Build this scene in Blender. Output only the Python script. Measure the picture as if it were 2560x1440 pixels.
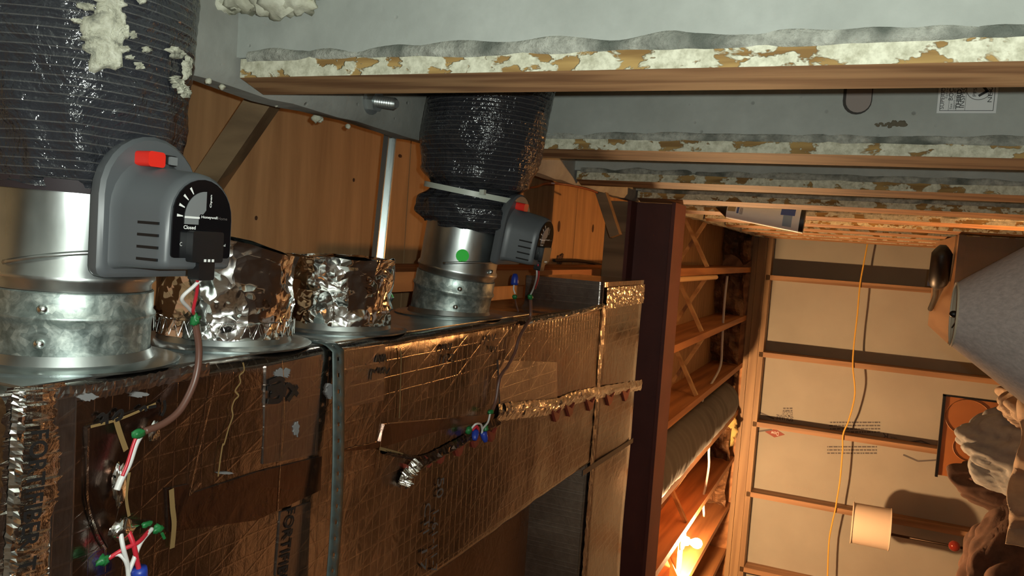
import bpy, math, random
from mathutils import Vector as V, Matrix, noise
random.seed(7)
for o in list(bpy.data.objects): bpy.data.objects.remove(o, do_unlink=True)
SC = bpy.context.scene
COL = SC.collection

# ------------------------------------------------------------------ camera
F = 1997.0
CAMP = V((0, 0, 1.55))
RX = V((0.0710, 0.4031, -0.9124))      # image right in the world (the phone is held on its side: photo left = up)
RD = V((-0.9957, -0.0252, -0.0886))    # image down
RF = RX.cross(RD).normalized()
RD = RF.cross(RX).normalized(); RX.normalize()
cam_d = bpy.data.cameras.new('camera'); cam = bpy.data.objects.new('camera', cam_d); COL.objects.link(cam)
cam_d.sensor_width = 36; cam_d.lens = 36 * F / 2560; cam_d.clip_start = 0.02
m = Matrix((( RX[0], -RD[0], -RF[0], CAMP[0]), (RX[1], -RD[1], -RF[1], CAMP[1]), (RX[2], -RD[2], -RF[2], CAMP[2]), (0, 0, 0, 1)))
cam.matrix_world = m
SC.camera = cam
# ------------------------------------------------------------------ world, lights, exposure
w = bpy.data.worlds.new('world'); SC.world = w; w.use_nodes = True
w.node_tree.nodes['Background'].inputs[0].default_value = (0.02, 0.014, 0.01, 1)
w.node_tree.nodes['Background'].inputs[1].default_value = 0.3
fl = bpy.data.lights.new('phone_flash', 'POINT'); fl.energy = 23; fl.color = (0.92, 1.0, 0.92); fl.shadow_soft_size = 0.004
flo = bpy.data.objects.new('phone_flash', fl); COL.objects.link(flo)
flo.location = CAMP + RX * 0.022 - RD * 0.012 - RF * 0.004
BULB_STRENGTH = 4700
UPLIGHT_STRENGTH = 1700
SC.view_settings.view_transform = 'Standard'; SC.view_settings.look = 'None'
SC.view_settings.exposure = 0.0; SC.view_settings.gamma = 1.0; SC.view_settings.use_curve_mapping = False

def ray(px, py): return RX * ((px - 1280) / F) + RD * ((py - 720) / F) + RF
def atX(px, py, x): r = ray(px, py); return CAMP + r * ((x - CAMP.x) / r.x)
def atY(px, py, y): r = ray(px, py); return CAMP + r * ((y - CAMP.y) / r.y)
def atZ(px, py, z): r = ray(px, py); return CAMP + r * ((z - CAMP.z) / r.z)
X, Y, Z = V((1, 0, 0)), V((0, 1, 0)), V((0, 0, 1))

# ------------------------------------------------------------------ materials
def mat(name, color=(.5, .5, .5), rough=.5, metal=0., **kw):
    m = bpy.data.materials.new(name); m.use_nodes = True
    b = m.node_tree.nodes['Principled BSDF']
    b.inputs['Base Color'].default_value = (*color, 1); b.inputs['Roughness'].default_value = rough; b.inputs['Metallic'].default_value = metal
    for k, v in kw.items(): b.inputs[k.replace('_', ' ')].default_value = v
    return m
class N:
    """small node-graph helper"""
    def __init__(s, m): s.m = m; s.t = m.node_tree; s.b = s.t.nodes['Principled BSDF']; s.c = s.t.nodes.new('ShaderNodeTexCoord').outputs['Object']
    def n(s, ty, ins=None, **pr):
        n = s.t.nodes.new(ty)
        for k, v in pr.items(): setattr(n, k, v)
        for k, v in (ins or {}).items(): s.set(n.inputs[k], v)
        return n
    def set(s, i, v):
        if hasattr(v, 'links'): s.t.links.new(v, i)
        else: i.default_value = v
    def map(s, scale=(1, 1, 1), rot=(0, 0, 0), loc=(0, 0, 0)):
        return s.n('ShaderNodeMapping', {'Vector': s.c, 'Scale': scale, 'Rotation': rot, 'Location': loc}).outputs[0]
    def noise(s, vec, scale=5, detail=4, rough=.5, dist=0.):
        return s.n('ShaderNodeTexNoise', {'Vector': vec, 'Scale': scale, 'Detail': detail, 'Roughness': rough, 'Distortion': dist}).outputs['Fac']
    def vor(s, vec, scale, out='Distance', feature='F1'):
        return s.n('ShaderNodeTexVoronoi', {'Vector': vec, 'Scale': scale}, feature=feature).outputs[out]
    def wave(s, vec, scale, dist=0., det=2., direction='X', typ='BANDS', prof='SIN', dscale=1.):
        n = s.n('ShaderNodeTexWave', {'Vector': vec, 'Scale': scale, 'Distortion': dist, 'Detail': det, 'Detail Scale': dscale}, wave_type=typ, wave_profile=prof)
        if typ == 'BANDS': n.bands_direction = direction
        return n.outputs['Fac']
    def ramp(s, fac, stops):
        n = s.n('ShaderNodeValToRGB', {'Fac': fac}); e = n.color_ramp.elements
        while len(e) < len(stops): e.new(.5)
        for i, (p, c) in enumerate(stops):
            e[i].position = p; e[i].color = (*c, 1) if len(c) == 3 else c
        return n.outputs[0]
    def val(s, fac, a, b, c=0., d=1.):
        return s.n('ShaderNodeMapRange', {'Value': fac, 'From Min': a, 'From Max': b, 'To Min': c, 'To Max': d}).outputs[0]
    def mix(s, fac, a, b, bt='MIX'):
        n = s.n('ShaderNodeMix', data_type='RGBA', blend_type=bt)
        for i, v in ((0, fac), (6, a), (7, b)):
            if isinstance(v, tuple) and len(v) == 3: v = (*v, 1)
            s.set(n.inputs[i], v)
        return n.outputs[2]
    def math(s, op, a, b=0.):
        n = s.n('ShaderNodeMath', operation=op); s.set(n.inputs[0], a); s.set(n.inputs[1], b); return n.outputs[0]
    def out(s, col=None, rough=None, bump=None, bs=.3, bd=.01, metal=None):
        if col is not None: s.set(s.b.inputs['Base Color'], col)
        if rough is not None: s.set(s.b.inputs['Roughness'], rough)
        if metal is not None: s.set(s.b.inputs['Metallic'], metal)
        if bump is not None:
            bn = s.n('ShaderNodeBump', {'Height': bump, 'Strength': bs, 'Distance': bd}); s.set(s.b.inputs['Normal'], bn.outputs[0])
        return s.m
def m_concrete(name, base, dark):
    g = N(mat(name, rough=.85)); big = g.noise(g.c, 4, 5, .6); sm = g.noise(g.c, 45, 4, .6); pit = g.vor(g.c, 38)
    c = g.ramp(big, [(.3, dark), (.62, base)])
    c = g.mix(g.val(sm, .3, .75, 0., .35), c, tuple(x * .62 for x in base))
    pm = g.val(pit, .05, .13, .0, 1.); pm2 = g.val(g.noise(g.c, 9, 2), .5, .6)
    pitm = g.math('MULTIPLY', g.math('SUBTRACT', 1., pm), pm2)
    c = g.mix(g.math('MULTIPLY', pitm, .6), c, tuple(x * .35 for x in base))
    h = g.math('SUBTRACT', g.math('MULTIPLY', sm, .5), g.math('MULTIPLY', pitm, 1.))
    return g.out(c, bump=h, bs=.5, bd=.004)
def m_wood(name, light, dark, axis='Y', scale=18, rough=.6, ring=6., knots=.0):
    """grain runs along axis"""
    g = N(mat(name, rough=rough))
    sc = {'X': (.06, 1, 1), 'Y': (1, .06, 1), 'Z': (1, 1, .06)}[axis]
    v = g.map(sc)
    oi = g.n('ShaderNodeObjectInfo').outputs['Random']
    vv = g.n('ShaderNodeVectorMath', operation='ADD'); g.set(vv.inputs[0], v)
    cx = g.n('ShaderNodeCombineXYZ'); g.set(cx.inputs[0], g.math('MULTIPLY', oi, 9.)); g.set(cx.inputs[1], g.math('MULTIPLY', oi, 5.)); g.set(vv.inputs[1], cx.outputs[0])
    v = vv.outputs[0]
    a = g.noise(v, scale, 6, .65, .4); b = g.wave(v, ring, 6, 3, 'DIAGONAL', dscale=2.)
    c = g.ramp(g.math('ADD', g.math('MULTIPLY', a, .7), g.math('MULTIPLY', b, .35)), [(.28, dark), (.68, light)])
    c = g.mix(g.val(oi, 0, 1, .0, .28), c, dark)
    return g.out(c, bump=a, bs=.25, bd=.003)
M = {}
M['concrete'] = m_concrete('concrete_grey', (.47, .49, .455), (.33, .345, .315))
M['concrete_dark'] = m_concrete('concrete_weathered', (.40, .405, .375), (.19, .185, .16))
def m_floor():
    g = N(mat('stained_floor', rough=.8)); n = g.noise(g.c, 1.5, 5, .65, .5); k = g.noise(g.c, 30, 3)
    c = g.ramp(n, [(.36, (.10, .065, .045)), (.47, (.40, .31, .23)), (.60, (.66, .56, .46))]); return g.out(c, bump=k, bs=.2, bd=.004)
M['floor'] = m_floor()
def m_crust():
    g = N(mat('mortar_crust', rough=.9)); n = g.noise(g.c, 60, 5, .7); k = g.noise(g.c, 14, 3)
    c = g.ramp(n, [(.3, (.20, .20, .17)), (.6, (.48, .48, .42))]); c = g.mix(g.val(k, .5, .65), c, (.12, .13, .11)); return g.out(c, bump=n, bs=.9, bd=.006)
M['crust'] = m_crust()
M['nailer'] = m_wood('nailer_wood', (.44, .25, .12), (.20, .095, .045), 'Z', 26, ring=30)
def m_slurry():
    g = N(mat('slurry_on_wood', rough=.85)); v = g.map((1, 1, .6)); n = g.noise(v, 40, 4, .6, .3); st = g.noise(g.map((.5, 1, .06)), 160, 3)
    wood = g.ramp(st, [(.35, (.24, .13, .04)), (.62, (.46, .29, .10))])
    cm = g.ramp(g.noise(g.c, 90, 4, .7), [(.3, (.42, .40, .28)), (.62, (.78, .76, .60))])
    f = g.val(n, .445, .475); c = g.mix(f, wood, cm)
    return g.out(c, bump=g.math('ADD', f, g.math('MULTIPLY', st, .3)), bs=.7, bd=.003)
M['slurry'] = m_slurry()
def m_ply(name, light, dark, axis='X'):
    g = N(mat(name, rough=.7)); v = g.map((.10, 1, 1) if axis == 'X' else (1, .1, 1)); a = g.noise(v, 30, 6, .6, .5); b = g.wave(v, 4, 9, 3, 'Y' if axis == 'X' else 'X', dscale=1.5)
    c = g.ramp(g.math('ADD', g.math('MULTIPLY', a, .85), g.math('MULTIPLY', b, .15)), [(.25, dark), (.7, light)])
    return g.out(c, bump=a, bs=.15, bd=.002)
M['ply'] = m_ply('plywood_subfloor', (.47, .29, .14), (.29, .165, .075))
M['joist'] = m_wood('joist_pine', (.54, .24, .085), (.31, .12, .04), 'Y', 16)
M['brace'] = m_wood('brace_pine', (.52, .33, .15), (.32, .17, .07), 'Z', 22)
M['bridge_old'] = m_wood('bridging_weathered', (.27, .175, .09), (.13, .08, .04), 'Z', 18)
M['stud'] = m_wood('wall_stud_pine', (.40, .22, .11), (.22, .11, .05), 'Z', 16)
M['plate'] = m_wood('plate_pine', (.42, .26, .13), (.26, .15, .075), 'X', 14)
M['sill'] = m_wood('sill_wood', (.16, .085, .045), (.08, .04, .02), 'Y', 14)
M['dowel'] = mat('dowel_wood', (.70, .46, .22), .5)
g = N(mat('maroon_steel', rough=.5)); n = g.noise(g.c, 7, 4); M['beam'] = g.out(g.ramp(n, [(.3, (.075, .018, .015)), (.7, (.11, .028, .022))]), bump=n, bs=.05)
def m_galv():
    g = N(mat('galvanized_spangle', rough=.4, metal=.85)); s = g.n('ShaderNodeTexVoronoi', {'Vector': g.c, 'Scale': 150}).outputs['Color']; k = g.noise(g.c, 55, 5, .7, .5)
    bw = g.n('ShaderNodeRGBToBW', {'Color': s}).outputs[0]
    t = g.math('ADD', g.math('MULTIPLY', bw, .25), g.math('MULTIPLY', k, .85))
    return g.out(g.ramp(t, [(.3, (.15, .19, .18)), (.55, (.32, .37, .35)), (.8, (.66, .71, .66))]), g.val(k, .3, .7, .3, .55), bump=bw, bs=.05, bd=.002)
M['galv'] = m_galv()
def m_sheet():
    g = N(mat('galvanized_smooth', rough=.3, metal=1)); k = g.noise(g.map((.2, 1, 1)), 30, 4, .6); d = g.noise(g.c, 14, 4)
    return g.out(g.ramp(d, [(.3, (.42, .45, .45)), (.7, (.68, .71, .70))]), g.val(k, .3, .7, .26, .40))
M['sheet'] = m_sheet()
M['channel'] = mat('zinc_channel', (.62, .66, .66), .3, .9)
M['screw'] = mat('zinc_screw', (.85, .88, .86), .2, 1.)
def m_foil(name, base, r0, r1, scrim=True, bs=.25, warm=None, cr=26):
    g = N(mat(name, rough=.25, metal=1)); n = g.noise(g.c, cr, 5, .6, .6); sm = g.noise(g.c, 5, 3); fine = g.noise(g.map((1, 6, 1)), 60, 4, .7)
    h = g.math('MULTIPLY', n, 1.)
    c = g.ramp(fine, [(.3, tuple(x * .72 for x in base)), (.7, base)])
    if scrim:
        a = g.wave(g.map((1, 1, 1)), 14.5, .3, 1, 'X'); b = g.wave(g.map((1, 1, 1)), 19, .3, 1, 'Y'); d = g.wave(g.map((1, 1, 0), (0, 0, .5)), 8, .3, 1, 'X')
        ln = g.math('MAXIMUM', g.val(a, .965, .995), g.math('MAXIMUM', g.val(b, .97, .995), g.val(d, .985, .998)))
        h = g.math('ADD', h, g.math('MULTIPLY', ln, .12)); c = g.mix(g.math('MULTIPLY', ln, .14), c, (.75, .66, .58))
    dust = g.val(g.noise(g.c, 9, 5, .7, .4), .55, .8)
    return g.out(c, g.math('ADD', g.val(sm, .3, .7, r0, r1), g.math('MULTIPLY', dust, .14)), bump=h, bs=bs, bd=.004)
M['trunk'] = m_foil('duct_board_foil', (.44, .385, .35), .12, .22, True, .22)
def m_crumple():
    g = N(mat('crumpled_foil', rough=.1, metal=1)); w_ = g.n('ShaderNodeTexNoise', {'Vector': g.c, 'Scale': 30., 'Detail': 2.}).outputs['Color']
    vv = g.n('ShaderNodeVectorMath', operation='MULTIPLY_ADD'); g.set(vv.inputs[0], w_); g.set(vv.inputs[1], (.03, .03, .03)); g.set(vv.inputs[2], g.c)
    a = g.vor(vv.outputs[0], 19); b = g.vor(vv.outputs[0], 48); n = g.noise(g.c, 14, 3)
    h = g.math('ADD', g.math('ADD', a, g.math('MULTIPLY', b, .35)), g.math('MULTIPLY', n, .8))
    return g.out((.93, .92, .90, 1.), g.val(n, .3, .7, .06, .16), bump=h, bs=.6, bd=.010)
M['foil'] = m_crumple()
M['tape'] = m_foil('foil_tape', (.90, .85, .78), .10, .2, False, .5, cr=60)
M['tape_dull'] = m_foil('foil_tape_worn', (.40, .36, .34), .24, .36, True, .2)
M['tape_dark'] = m_foil('foil_tape_dark', (.24, .17, .14), .2, .32, False, .25)
M['face_foil'] = m_foil('foil_face_rough', (.55, .40, .30), .42, .52, True, .2)
M['fiber'] = mat('yellow_fiberglass', (.20, .12, .04), .95)
M['kraft_torn'] = mat('red_torn_tape', (.22, .035, .02), .5)
M['dustpatch'] = mat('grey_sealant_smear', (.17, .165, .165), .8)
def m_jacket():
    g = N(mat('black_flex_jacket', rough=.16)); n = g.noise(g.c, 30, 4, .6, .8); n2 = g.noise(g.c, 110, 3, .6)
    v = g.map((1, 1, 1), (0, 0, 0)); wv = g.wave(g.map((1, .26, -.19)), 45, .9, 2, 'X', dscale=.4); ln = g.val(wv, .93, .99)
    c = g.mix(g.math('MULTIPLY', ln, .55), (.024, .025, .030), (.11, .105, .10))
    h = g.math('ADD', g.math('ADD', n, g.math('MULTIPLY', n2, .25)), g.math('MULTIPLY', wv, .05))
    return g.out(c, g.val(n, .3, .7, .1, .2), bump=h, bs=.8, bd=.009)
M['jacket'] = m_jacket()
M['jacket_far'] = mat('grey_flex_jacket', (.085, .08, .075), .55)
M['grey'] = mat('grey_plastic', (.082, .088, .095), .42)
M['grey_lt'] = mat('grey_plastic_dial', (.17, .175, .18), .45)
M['blackgloss'] = mat('black_gloss_label', (.004, .004, .005), .12)
M['black'] = mat('black_plastic', (.007, .007, .008), .42)
M['red'] = mat('red_plastic', (.70, .022, .012), .38)
M['white'] = mat('white_print', (.72, .72, .70), .6)
M['whitewire'] = mat('white_wire', (.62, .60, .58), .45)
M['redwire'] = mat('red_wire', (.50, .02, .035), .4)
M['brownwire'] = mat('brown_cable', (.115, .05, .035), .4)
M['greentape'] = mat('green_tape', (.012, .14, .035), .45)
M['bluenut'] = mat('blue_wire_nut', (.015, .04, .30), .4)
M['ink'] = mat('black_ink', (.008, .007, .007), .5)
M['ink_grey'] = mat('grey_ink', (.10, .085, .08), .7)
M['tie'] = mat('clear_nylon_tie', (.50, .54, .47), .4)
M['sticker_green'] = mat('green_sticker', (.02, .62, .04), .6)
M['strap'] = mat('painted_steel_strap', (.10, .125, .12), .45, .55)
M['foam'] = None
g = N(mat('spray_foam', rough=.7)); n = g.noise(g.c, 40, 4, .6); M['foam'] = g.out(g.ramp(n, [(.3, (.42, .40, .29)), (.65, (.70, .69, .56))]), bump=n, bs=.4, bd=.005)
g = N(mat('foam_board', rough=.7)); n = g.noise(g.c, 2.2, 4); k = g.noise(g.map((1, 1, .3)), 30, 4, .7)
M['board'] = g.out(g.mix(g.val(k, .66, .75, 0., .45), g.ramp(n, [(.3, (.32, .30, .255)), (.7, (.39, .37, .315))]), (.40, .36, .30)))
g = N(mat('dried_foam_smear', rough=.8)); n = g.noise(g.c, 70, 5, .7, .5); M['foam_dull'] = g.out(g.ramp(n, [(.35, (.12, .12, .095)), (.5, (.34, .33, .255)), (.68, (.52, .51, .42))]), bump=n, bs=.6, bd=.004)
M['boardink'] = mat('board_print_grey', (.12, .11, .11), .7)
M['boardred'] = mat('board_print_red', (.28, .07, .05), .7)
g = N(mat('kraft_paper', rough=.6)); n = g.noise(g.c, 12, 5, .6, .6); M['kraft'] = g.out(g.ramp(n, [(.3, (.10, .045, .02)), (.7, (.27, .14, .065))]), bump=n, bs=.8, bd=.02)
M['wool'] = mat('yellow_glass_wool', (.62, .45, .16), .95)
M['yellow'] = mat('yellow_cord', (.75, .42, .06), .5)
M['porcelain'] = mat('porcelain', (.85, .84, .80), .3)
M['paper'] = mat('sticker_paper', (.66, .67, .66), .6)
g = N(mat('chest_dark', rough=.6)); n = g.noise(g.map((1, 1, .1)), 20, 4); M['darkwood'] = g.out(g.ramp(n, [(.3, (.012, .006, .004)), (.7, (.03, .014, .009))]))
M['tantop'] = m_wood('chest_top_tan', (.34, .19, .095), (.24, .12, .055), 'Y', 10, rough=.32)
g = N(mat('grey_linen', rough=.9)); n = g.noise(g.map((1, 1, .05)), 150, 3, .7); n2 = g.noise(g.map((1, 1, .8)), 260, 2); M['linen'] = g.out(g.ramp(n, [(.3, (.44, .375, .35)), (.7, (.62, .53, .495))]), bump=n, bs=.3, bd=.002)
M['liner'] = mat('shade_liner', (.62, .52, .38), .8)
M['drum'] = mat('cream_drum_shade', (.68, .55, .43), .85)
M['brass'] = mat('dark_bronze', (.05, .03, .02), .4, .7)
M['redball'] = mat('red_gloss_ball', (.22, .025, .015), .12)
g = N(mat('orange_panel', rough=.5)); d = g.n('ShaderNodeTexNoise', {'Vector': g.c, 'Scale': 5., 'Detail': 3.}).outputs['Fac']; M['orange'] = g.out(g.ramp(d, [(.3, (.50, .17, .05)), (.7, (.60, .22, .065))]))
M['orange_ring'] = mat('orange_panel_ring', (.36, .15, .05), .55)
def m_cloth(name, a, b):
    g = N(mat(name, rough=.95)); n = g.noise(g.c, 18, 4, .6); f = g.noise(g.c, 300, 2); return g.out(g.ramp(n, [(.3, a), (.7, b)]), bump=g.math('ADD', n, g.math('MULTIPLY', f, .1)), bs=.3, bd=.01)
M['cloth_grey'] = m_cloth('grey_jersey', (.27, .285, .29), (.36, .375, .375))
M['cloth_brown'] = m_cloth('brown_fabric', (.075, .04, .028), (.12, .066, .045))
M['cloth_tan'] = m_cloth('tan_fabric', (.42, .33, .25), (.52, .41, .31))
M['tube_white'] = mat('white_tube_plastic', (.74, .76, .80), .4)
M['tube_blue'] = mat('blue_print', (.05, .10, .36), .5)
M['tube_lightblue'] = mat('light_blue_print', (.26, .36, .50), .5)
M['tube_tan'] = mat('tan_print', (.36, .28, .16), .5)
bm_ = bpy.data.materials.new('lit_bulb'); bm_.use_nodes = True; nt = bm_.node_tree; nt.nodes.clear()

def emit(name, col, k):
    m = bpy.data.materials.new(name); m.use_nodes = True; nt = m.node_tree; nt.nodes.clear(); e = nt.nodes.new('ShaderNodeEmission'); e.inputs[0].default_value = (*col, 1); e.inputs[1].default_value = k
    o = nt.nodes.new('ShaderNodeOutputMaterial'); nt.links.new(e.outputs[0], o.inputs[0]); return m
M['upbulb'] = emit('uplight_bulb', (1, .45, .14), UPLIGHT_STRENGTH)
e = nt.nodes.new('ShaderNodeEmission'); e.inputs[0].default_value = (1, .58, .27, 1); e.inputs[1].default_value = BULB_STRENGTH
oo = nt.nodes.new('ShaderNodeOutputMaterial'); nt.links.new(e.outputs[0], oo.inputs[0]); M['bulb'] = bm_

m_cloth_early = m_cloth
# ------------------------------------------------------------------ mesh builder
def nz(p, s=1., seed=0.): return noise.noise(V(p) * s + V((seed * 3.1, seed * 1.7, seed * 2.3)))
def frame(d):
    d = V(d).normalized(); a = Z if abs(d.z) < .9 else X
    u = d.cross(a).normalized(); return d, u, d.cross(u)
class MB:
    def __init__(s): s.v = []; s.f = []; s.m = []
    def add(s, vs, fs, mi=0):
        n = len(s.v); s.v += [V(p) for p in vs]; s.f += [tuple(i + n for i in f) for f in fs]; s.m += [mi] * len(fs); return s
    def box(s, lo, hi, mi=0):
        a, b = V(lo), V(hi); c = (a + b) / 2; return s.obox(c, X * (b.x - a.x) / 2, Y * (b.y - a.y) / 2, Z * (b.z - a.z) / 2, mi)
    def obox(s, c, u, v, w, mi=0, bev=0.):
        c = V(c)
        if bev <= 0:
            ps = [c + u * i + v * j + w * k for i in (-1, 1) for j in (-1, 1) for k in (-1, 1)]
            return s.add(ps, [(0, 1, 3, 2), (4, 6, 7, 5), (0, 4, 5, 1), (2, 3, 7, 6), (0, 2, 6, 4), (1, 5, 7, 3)], mi)
        lu, lv = u.length, v.length; uu, vv = u / lu, v / lv; pts = []
        for sx, sy in ((1, 1), (-1, 1), (-1, -1), (1, -1)):
            a0 = {(1, 1): 0, (-1, 1): 90, (-1, -1): 180, (1, -1): 270}[(sx, sy)]
            for q in range(4):
                a = math.radians(a0 + q * 30); pts.append((sx * (lu - bev) + bev * math.cos(a), sy * (lv - bev) + bev * math.sin(a)))
        return s.extr(pts, c - w, uu, vv, w * 2, mi)
    def extr(s, pts, o, u, v, w, mi=0):
        n = len(pts); o = V(o); ps = [o + u * a + v * b for a, b in pts] + [o + u * a + v * b + w for a, b in pts]
        fs = [tuple(range(n - 1, -1, -1)), tuple(range(n, 2 * n))] + [(i, (i + 1) % n, n + (i + 1) % n, n + i) for i in range(n)]
        return s.add(ps, fs, mi)
    def bar(s, p, q, wd, th, side, mi=0):
        """board from p to q, wd wide along side-ish, th thick"""
        p, q = V(p), V(q); d = q - p; sd = V(side); sd = (sd - d * (sd.dot(d) / d.length_squared)).normalized(); t = d.normalized().cross(sd)
        return s.obox((p + q) / 2, d / 2, sd * wd / 2, t * th / 2, mi)
    def tube(s, pts, r, seg=8, mi=0, cap=True):
        pts = [V(p) for p in pts]; rs = r if isinstance(r, (list, tuple)) else [r] * len(pts)
        d, u, w = frame(pts[1] - pts[0]); vs = []
        for i, p in enumerate(pts):
            d2 = (pts[min(i + 1, len(pts) - 1)] - pts[max(i - 1, 0)]).normalized()
            u = (u - d2 * u.dot(d2)).normalized(); w = d2.cross(u)
            vs += [p + (u * math.cos(a) + w * math.sin(a)) * rs[i] for a in [2 * math.pi * k / seg for k in range(seg)]]
        fs = [(i * seg + k, i * seg + (k + 1) % seg, (i + 1) * seg + (k + 1) % seg, (i + 1) * seg + k) for i in range(len(pts) - 1) for k in range(seg)]
        if cap: fs += [tuple(range(seg - 1, -1, -1)), tuple((len(pts) - 1) * seg + k for k in range(seg))]
        return s.add(vs, fs, mi)
    def lathe(s, prof, o, d, seg=32, mi=0, cap0=False, cap1=False, jit=None, u=None):
        """prof = [(t, r)] along axis d from o"""
        o = V(o); d, u0, w0 = frame(d)
        if u is not None: u0 = V(u); w0 = d.cross(u0)
        vs = []
        for i, (t, r) in enumerate(prof):
            for k in range(seg):
                a = 2 * math.pi * k / seg; rr = r + (jit(t, a) if jit else 0)
                vs.append(o + d * t + (u0 * math.cos(a) + w0 * math.sin(a)) * rr)
        fs = [(i * seg + k, i * seg + (k + 1) % seg, (i + 1) * seg + (k + 1) % seg, (i + 1) * seg + k) for i in range(len(prof) - 1) for k in range(seg)]
        if cap0: fs.append(tuple(range(seg - 1, -1, -1)))
        if cap1: fs.append(tuple((len(prof) - 1) * seg + k for k in range(seg)))
        return s.add(vs, fs, mi)
    def grid(s, fn, nu, nv, mi=0):
        vs = [fn(i / nu, j / nv) for i in range(nu + 1) for j in range(nv + 1)]
        fs = [(i * (nv + 1) + j, i * (nv + 1) + j + 1, (i + 1) * (nv + 1) + j + 1, (i + 1) * (nv + 1) + j) for i in range(nu) for j in range(nv)]
        return s.add(vs, fs, mi)
    def ball(s, c, r, seg=12, rings=8, mi=0, sc=(1, 1, 1), jit=0., seed=0):
        c = V(c); vs = []
        for i in range(rings + 1):
            t = math.pi * i / rings
            for k in range(seg):
                a = 2 * math.pi * k / seg; dd = V((math.sin(t) * math.cos(a), math.sin(t) * math.sin(a), math.cos(t)))
                rr = r * (1 + jit * nz(dd * 1.7 + c * 40, 1.3, seed)); vs.append(c + V((dd.x * sc[0], dd.y * sc[1], dd.z * sc[2])) * rr)
        fs = [(i * seg + k, (i + 1) * seg + k, (i + 1) * seg + (k + 1) % seg, i * seg + (k + 1) % seg) for i in range(rings) for k in range(seg)]
        return s.add(vs, fs, mi)
    def build(s, name, mats, parent=None, smooth=False, angle=None):
        me = bpy.data.meshes.new(name); me.from_pydata([tuple(p) for p in s.v], [], s.f)
        for mm in (mats if isinstance(mats, (list, tuple)) else [mats]): me.materials.append(M[mm] if isinstance(mm, str) else mm)
        me.polygons.foreach_set('material_index', s.m)
        import bmesh
        b = bmesh.new(); b.from_mesh(me); bmesh.ops.remove_doubles(b, verts=b.verts, dist=1e-6); bmesh.ops.recalc_face_normals(b, faces=b.faces)
        if smooth and angle:
            for ed in b.edges: ed.smooth = ed.calc_face_angle(0) < math.radians(angle)
        b.to_mesh(me); b.free()
        me.polygons.foreach_set('use_smooth', [bool(smooth)] * len(me.polygons)); me.update()
        o = bpy.data.objects.new(name, me); COL.objects.link(o); attach(o, parent); return o
WLOC = {}
def attach(o, parent):
    if parent is None: return
    o.parent = parent
    o.matrix_parent_inverse = Matrix.Translation(WLOC.get(parent.name, V((0, 0, 0)))).inverted()
def tag(o, label, cat, group=None):
    o['label'] = label; o['category'] = cat
    if group: o['group'] = group
    return o
def thing(name, loc, label, cat, group=None):
    o = bpy.data.objects.new(name, None); COL.objects.link(o); o.location = loc; o.empty_display_size = .05; WLOC[o.name] = V(loc); return tag(o, label, cat, group)
def struct(o, label, cat):
    o['kind'] = 'structure'; return tag(o, label, cat)
def copy(o, loc, parent=None):
    c = o.copy(); COL.objects.link(c); c.parent = parent or o.parent; c.matrix_parent_inverse = o.matrix_parent_inverse.copy(); c.location = loc; return c
def spline(pts, n=8):
    pts = [V(p) for p in pts]; out = []
    for i in range(len(pts) - 1):
        p0, p1, p2, p3 = pts[max(i - 1, 0)], pts[i], pts[i + 1], pts[min(i + 2, len(pts) - 1)]
        for k in range(n):
            t = k / n; out.append(.5 * (2 * p1 + (p2 - p0) * t + (2 * p0 - 5 * p1 + 4 * p2 - p3) * t * t + (3 * p1 - p0 - 3 * p2 + p3) * t ** 3))
    return out + [pts[-1]]
TXT = {}
def text(s, o, right, up, length, height, mt, parent, name='printed_text', surf=None):
    """flat lettering: starts at o, runs length along right, height along up; surf(p) drops it on a surface"""
    if s not in TXT:
        cu = bpy.data.curves.new('t', 'FONT'); cu.body = s; cu.resolution_u = 3; cu.offset = .022 if s.startswith(('FORT', 'T', 'SQ', 'Honeywell', 'Closed', 'Open')) else 0.
        ob = bpy.data.objects.new('t', cu); COL.objects.link(ob); bpy.context.view_layer.update()
        me = bpy.data.meshes.new_from_object(ob.evaluated_get(bpy.context.evaluated_depsgraph_get()))
        TXT[s] = ([v.co.copy() for v in me.vertices], [tuple(p.vertices) for p in me.polygons])
        bpy.data.objects.remove(ob); bpy.data.curves.remove(cu); bpy.data.meshes.remove(me)
    vs, fs = TXT[s]; x0 = min(v.x for v in vs); x1 = max(v.x for v in vs); y0 = min(v.y for v in vs); y1 = max(v.y for v in vs)
    b = MB(); pp = [V(o) + V(right) * ((v.x - x0) / (x1 - x0) * length) + V(up) * ((v.y - y0) / (y1 - y0) * height) for v in vs]
    if surf: pp = [surf(p) for p in pp]
    b.add(pp, fs); return b.build(name, mt, parent)

# ================================================================== the setting
HJ, HS = 2.345, 2.565       # joist underside, subfloor underside
XW = 0.161                  # room-side plane of the wall studs
floor_o = struct(MB().box((-5, -2, -.1), (.42, 6.62, 0)).build('floor', 'floor'), 'brownish concrete basement floor below the ducts', 'floor')
struct(MB().box((-5.1, -2, 0), (-5, 6.55, HS)).build('wall_left', 'concrete_dark'), 'plain grey concrete basement wall on the far left', 'wall')
struct(MB().box((-5.1, -2.1, 0), (.42, -2, HS)).build('wall_back', 'concrete_dark'), 'plain grey concrete basement wall behind the camera', 'wall')

tag(MB().box((-3.2, -.6, 0.0), (.12, 3.0, .008)).build('added_rug', m_cloth_early('added_rug_cloth', (.035, .022, .018), (.075, .048, .036))), 'dark brown rug on the floor below the trunk duct', 'rug')  # unseen rug, added so the near trunk foil mirrors a darker floor
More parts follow.
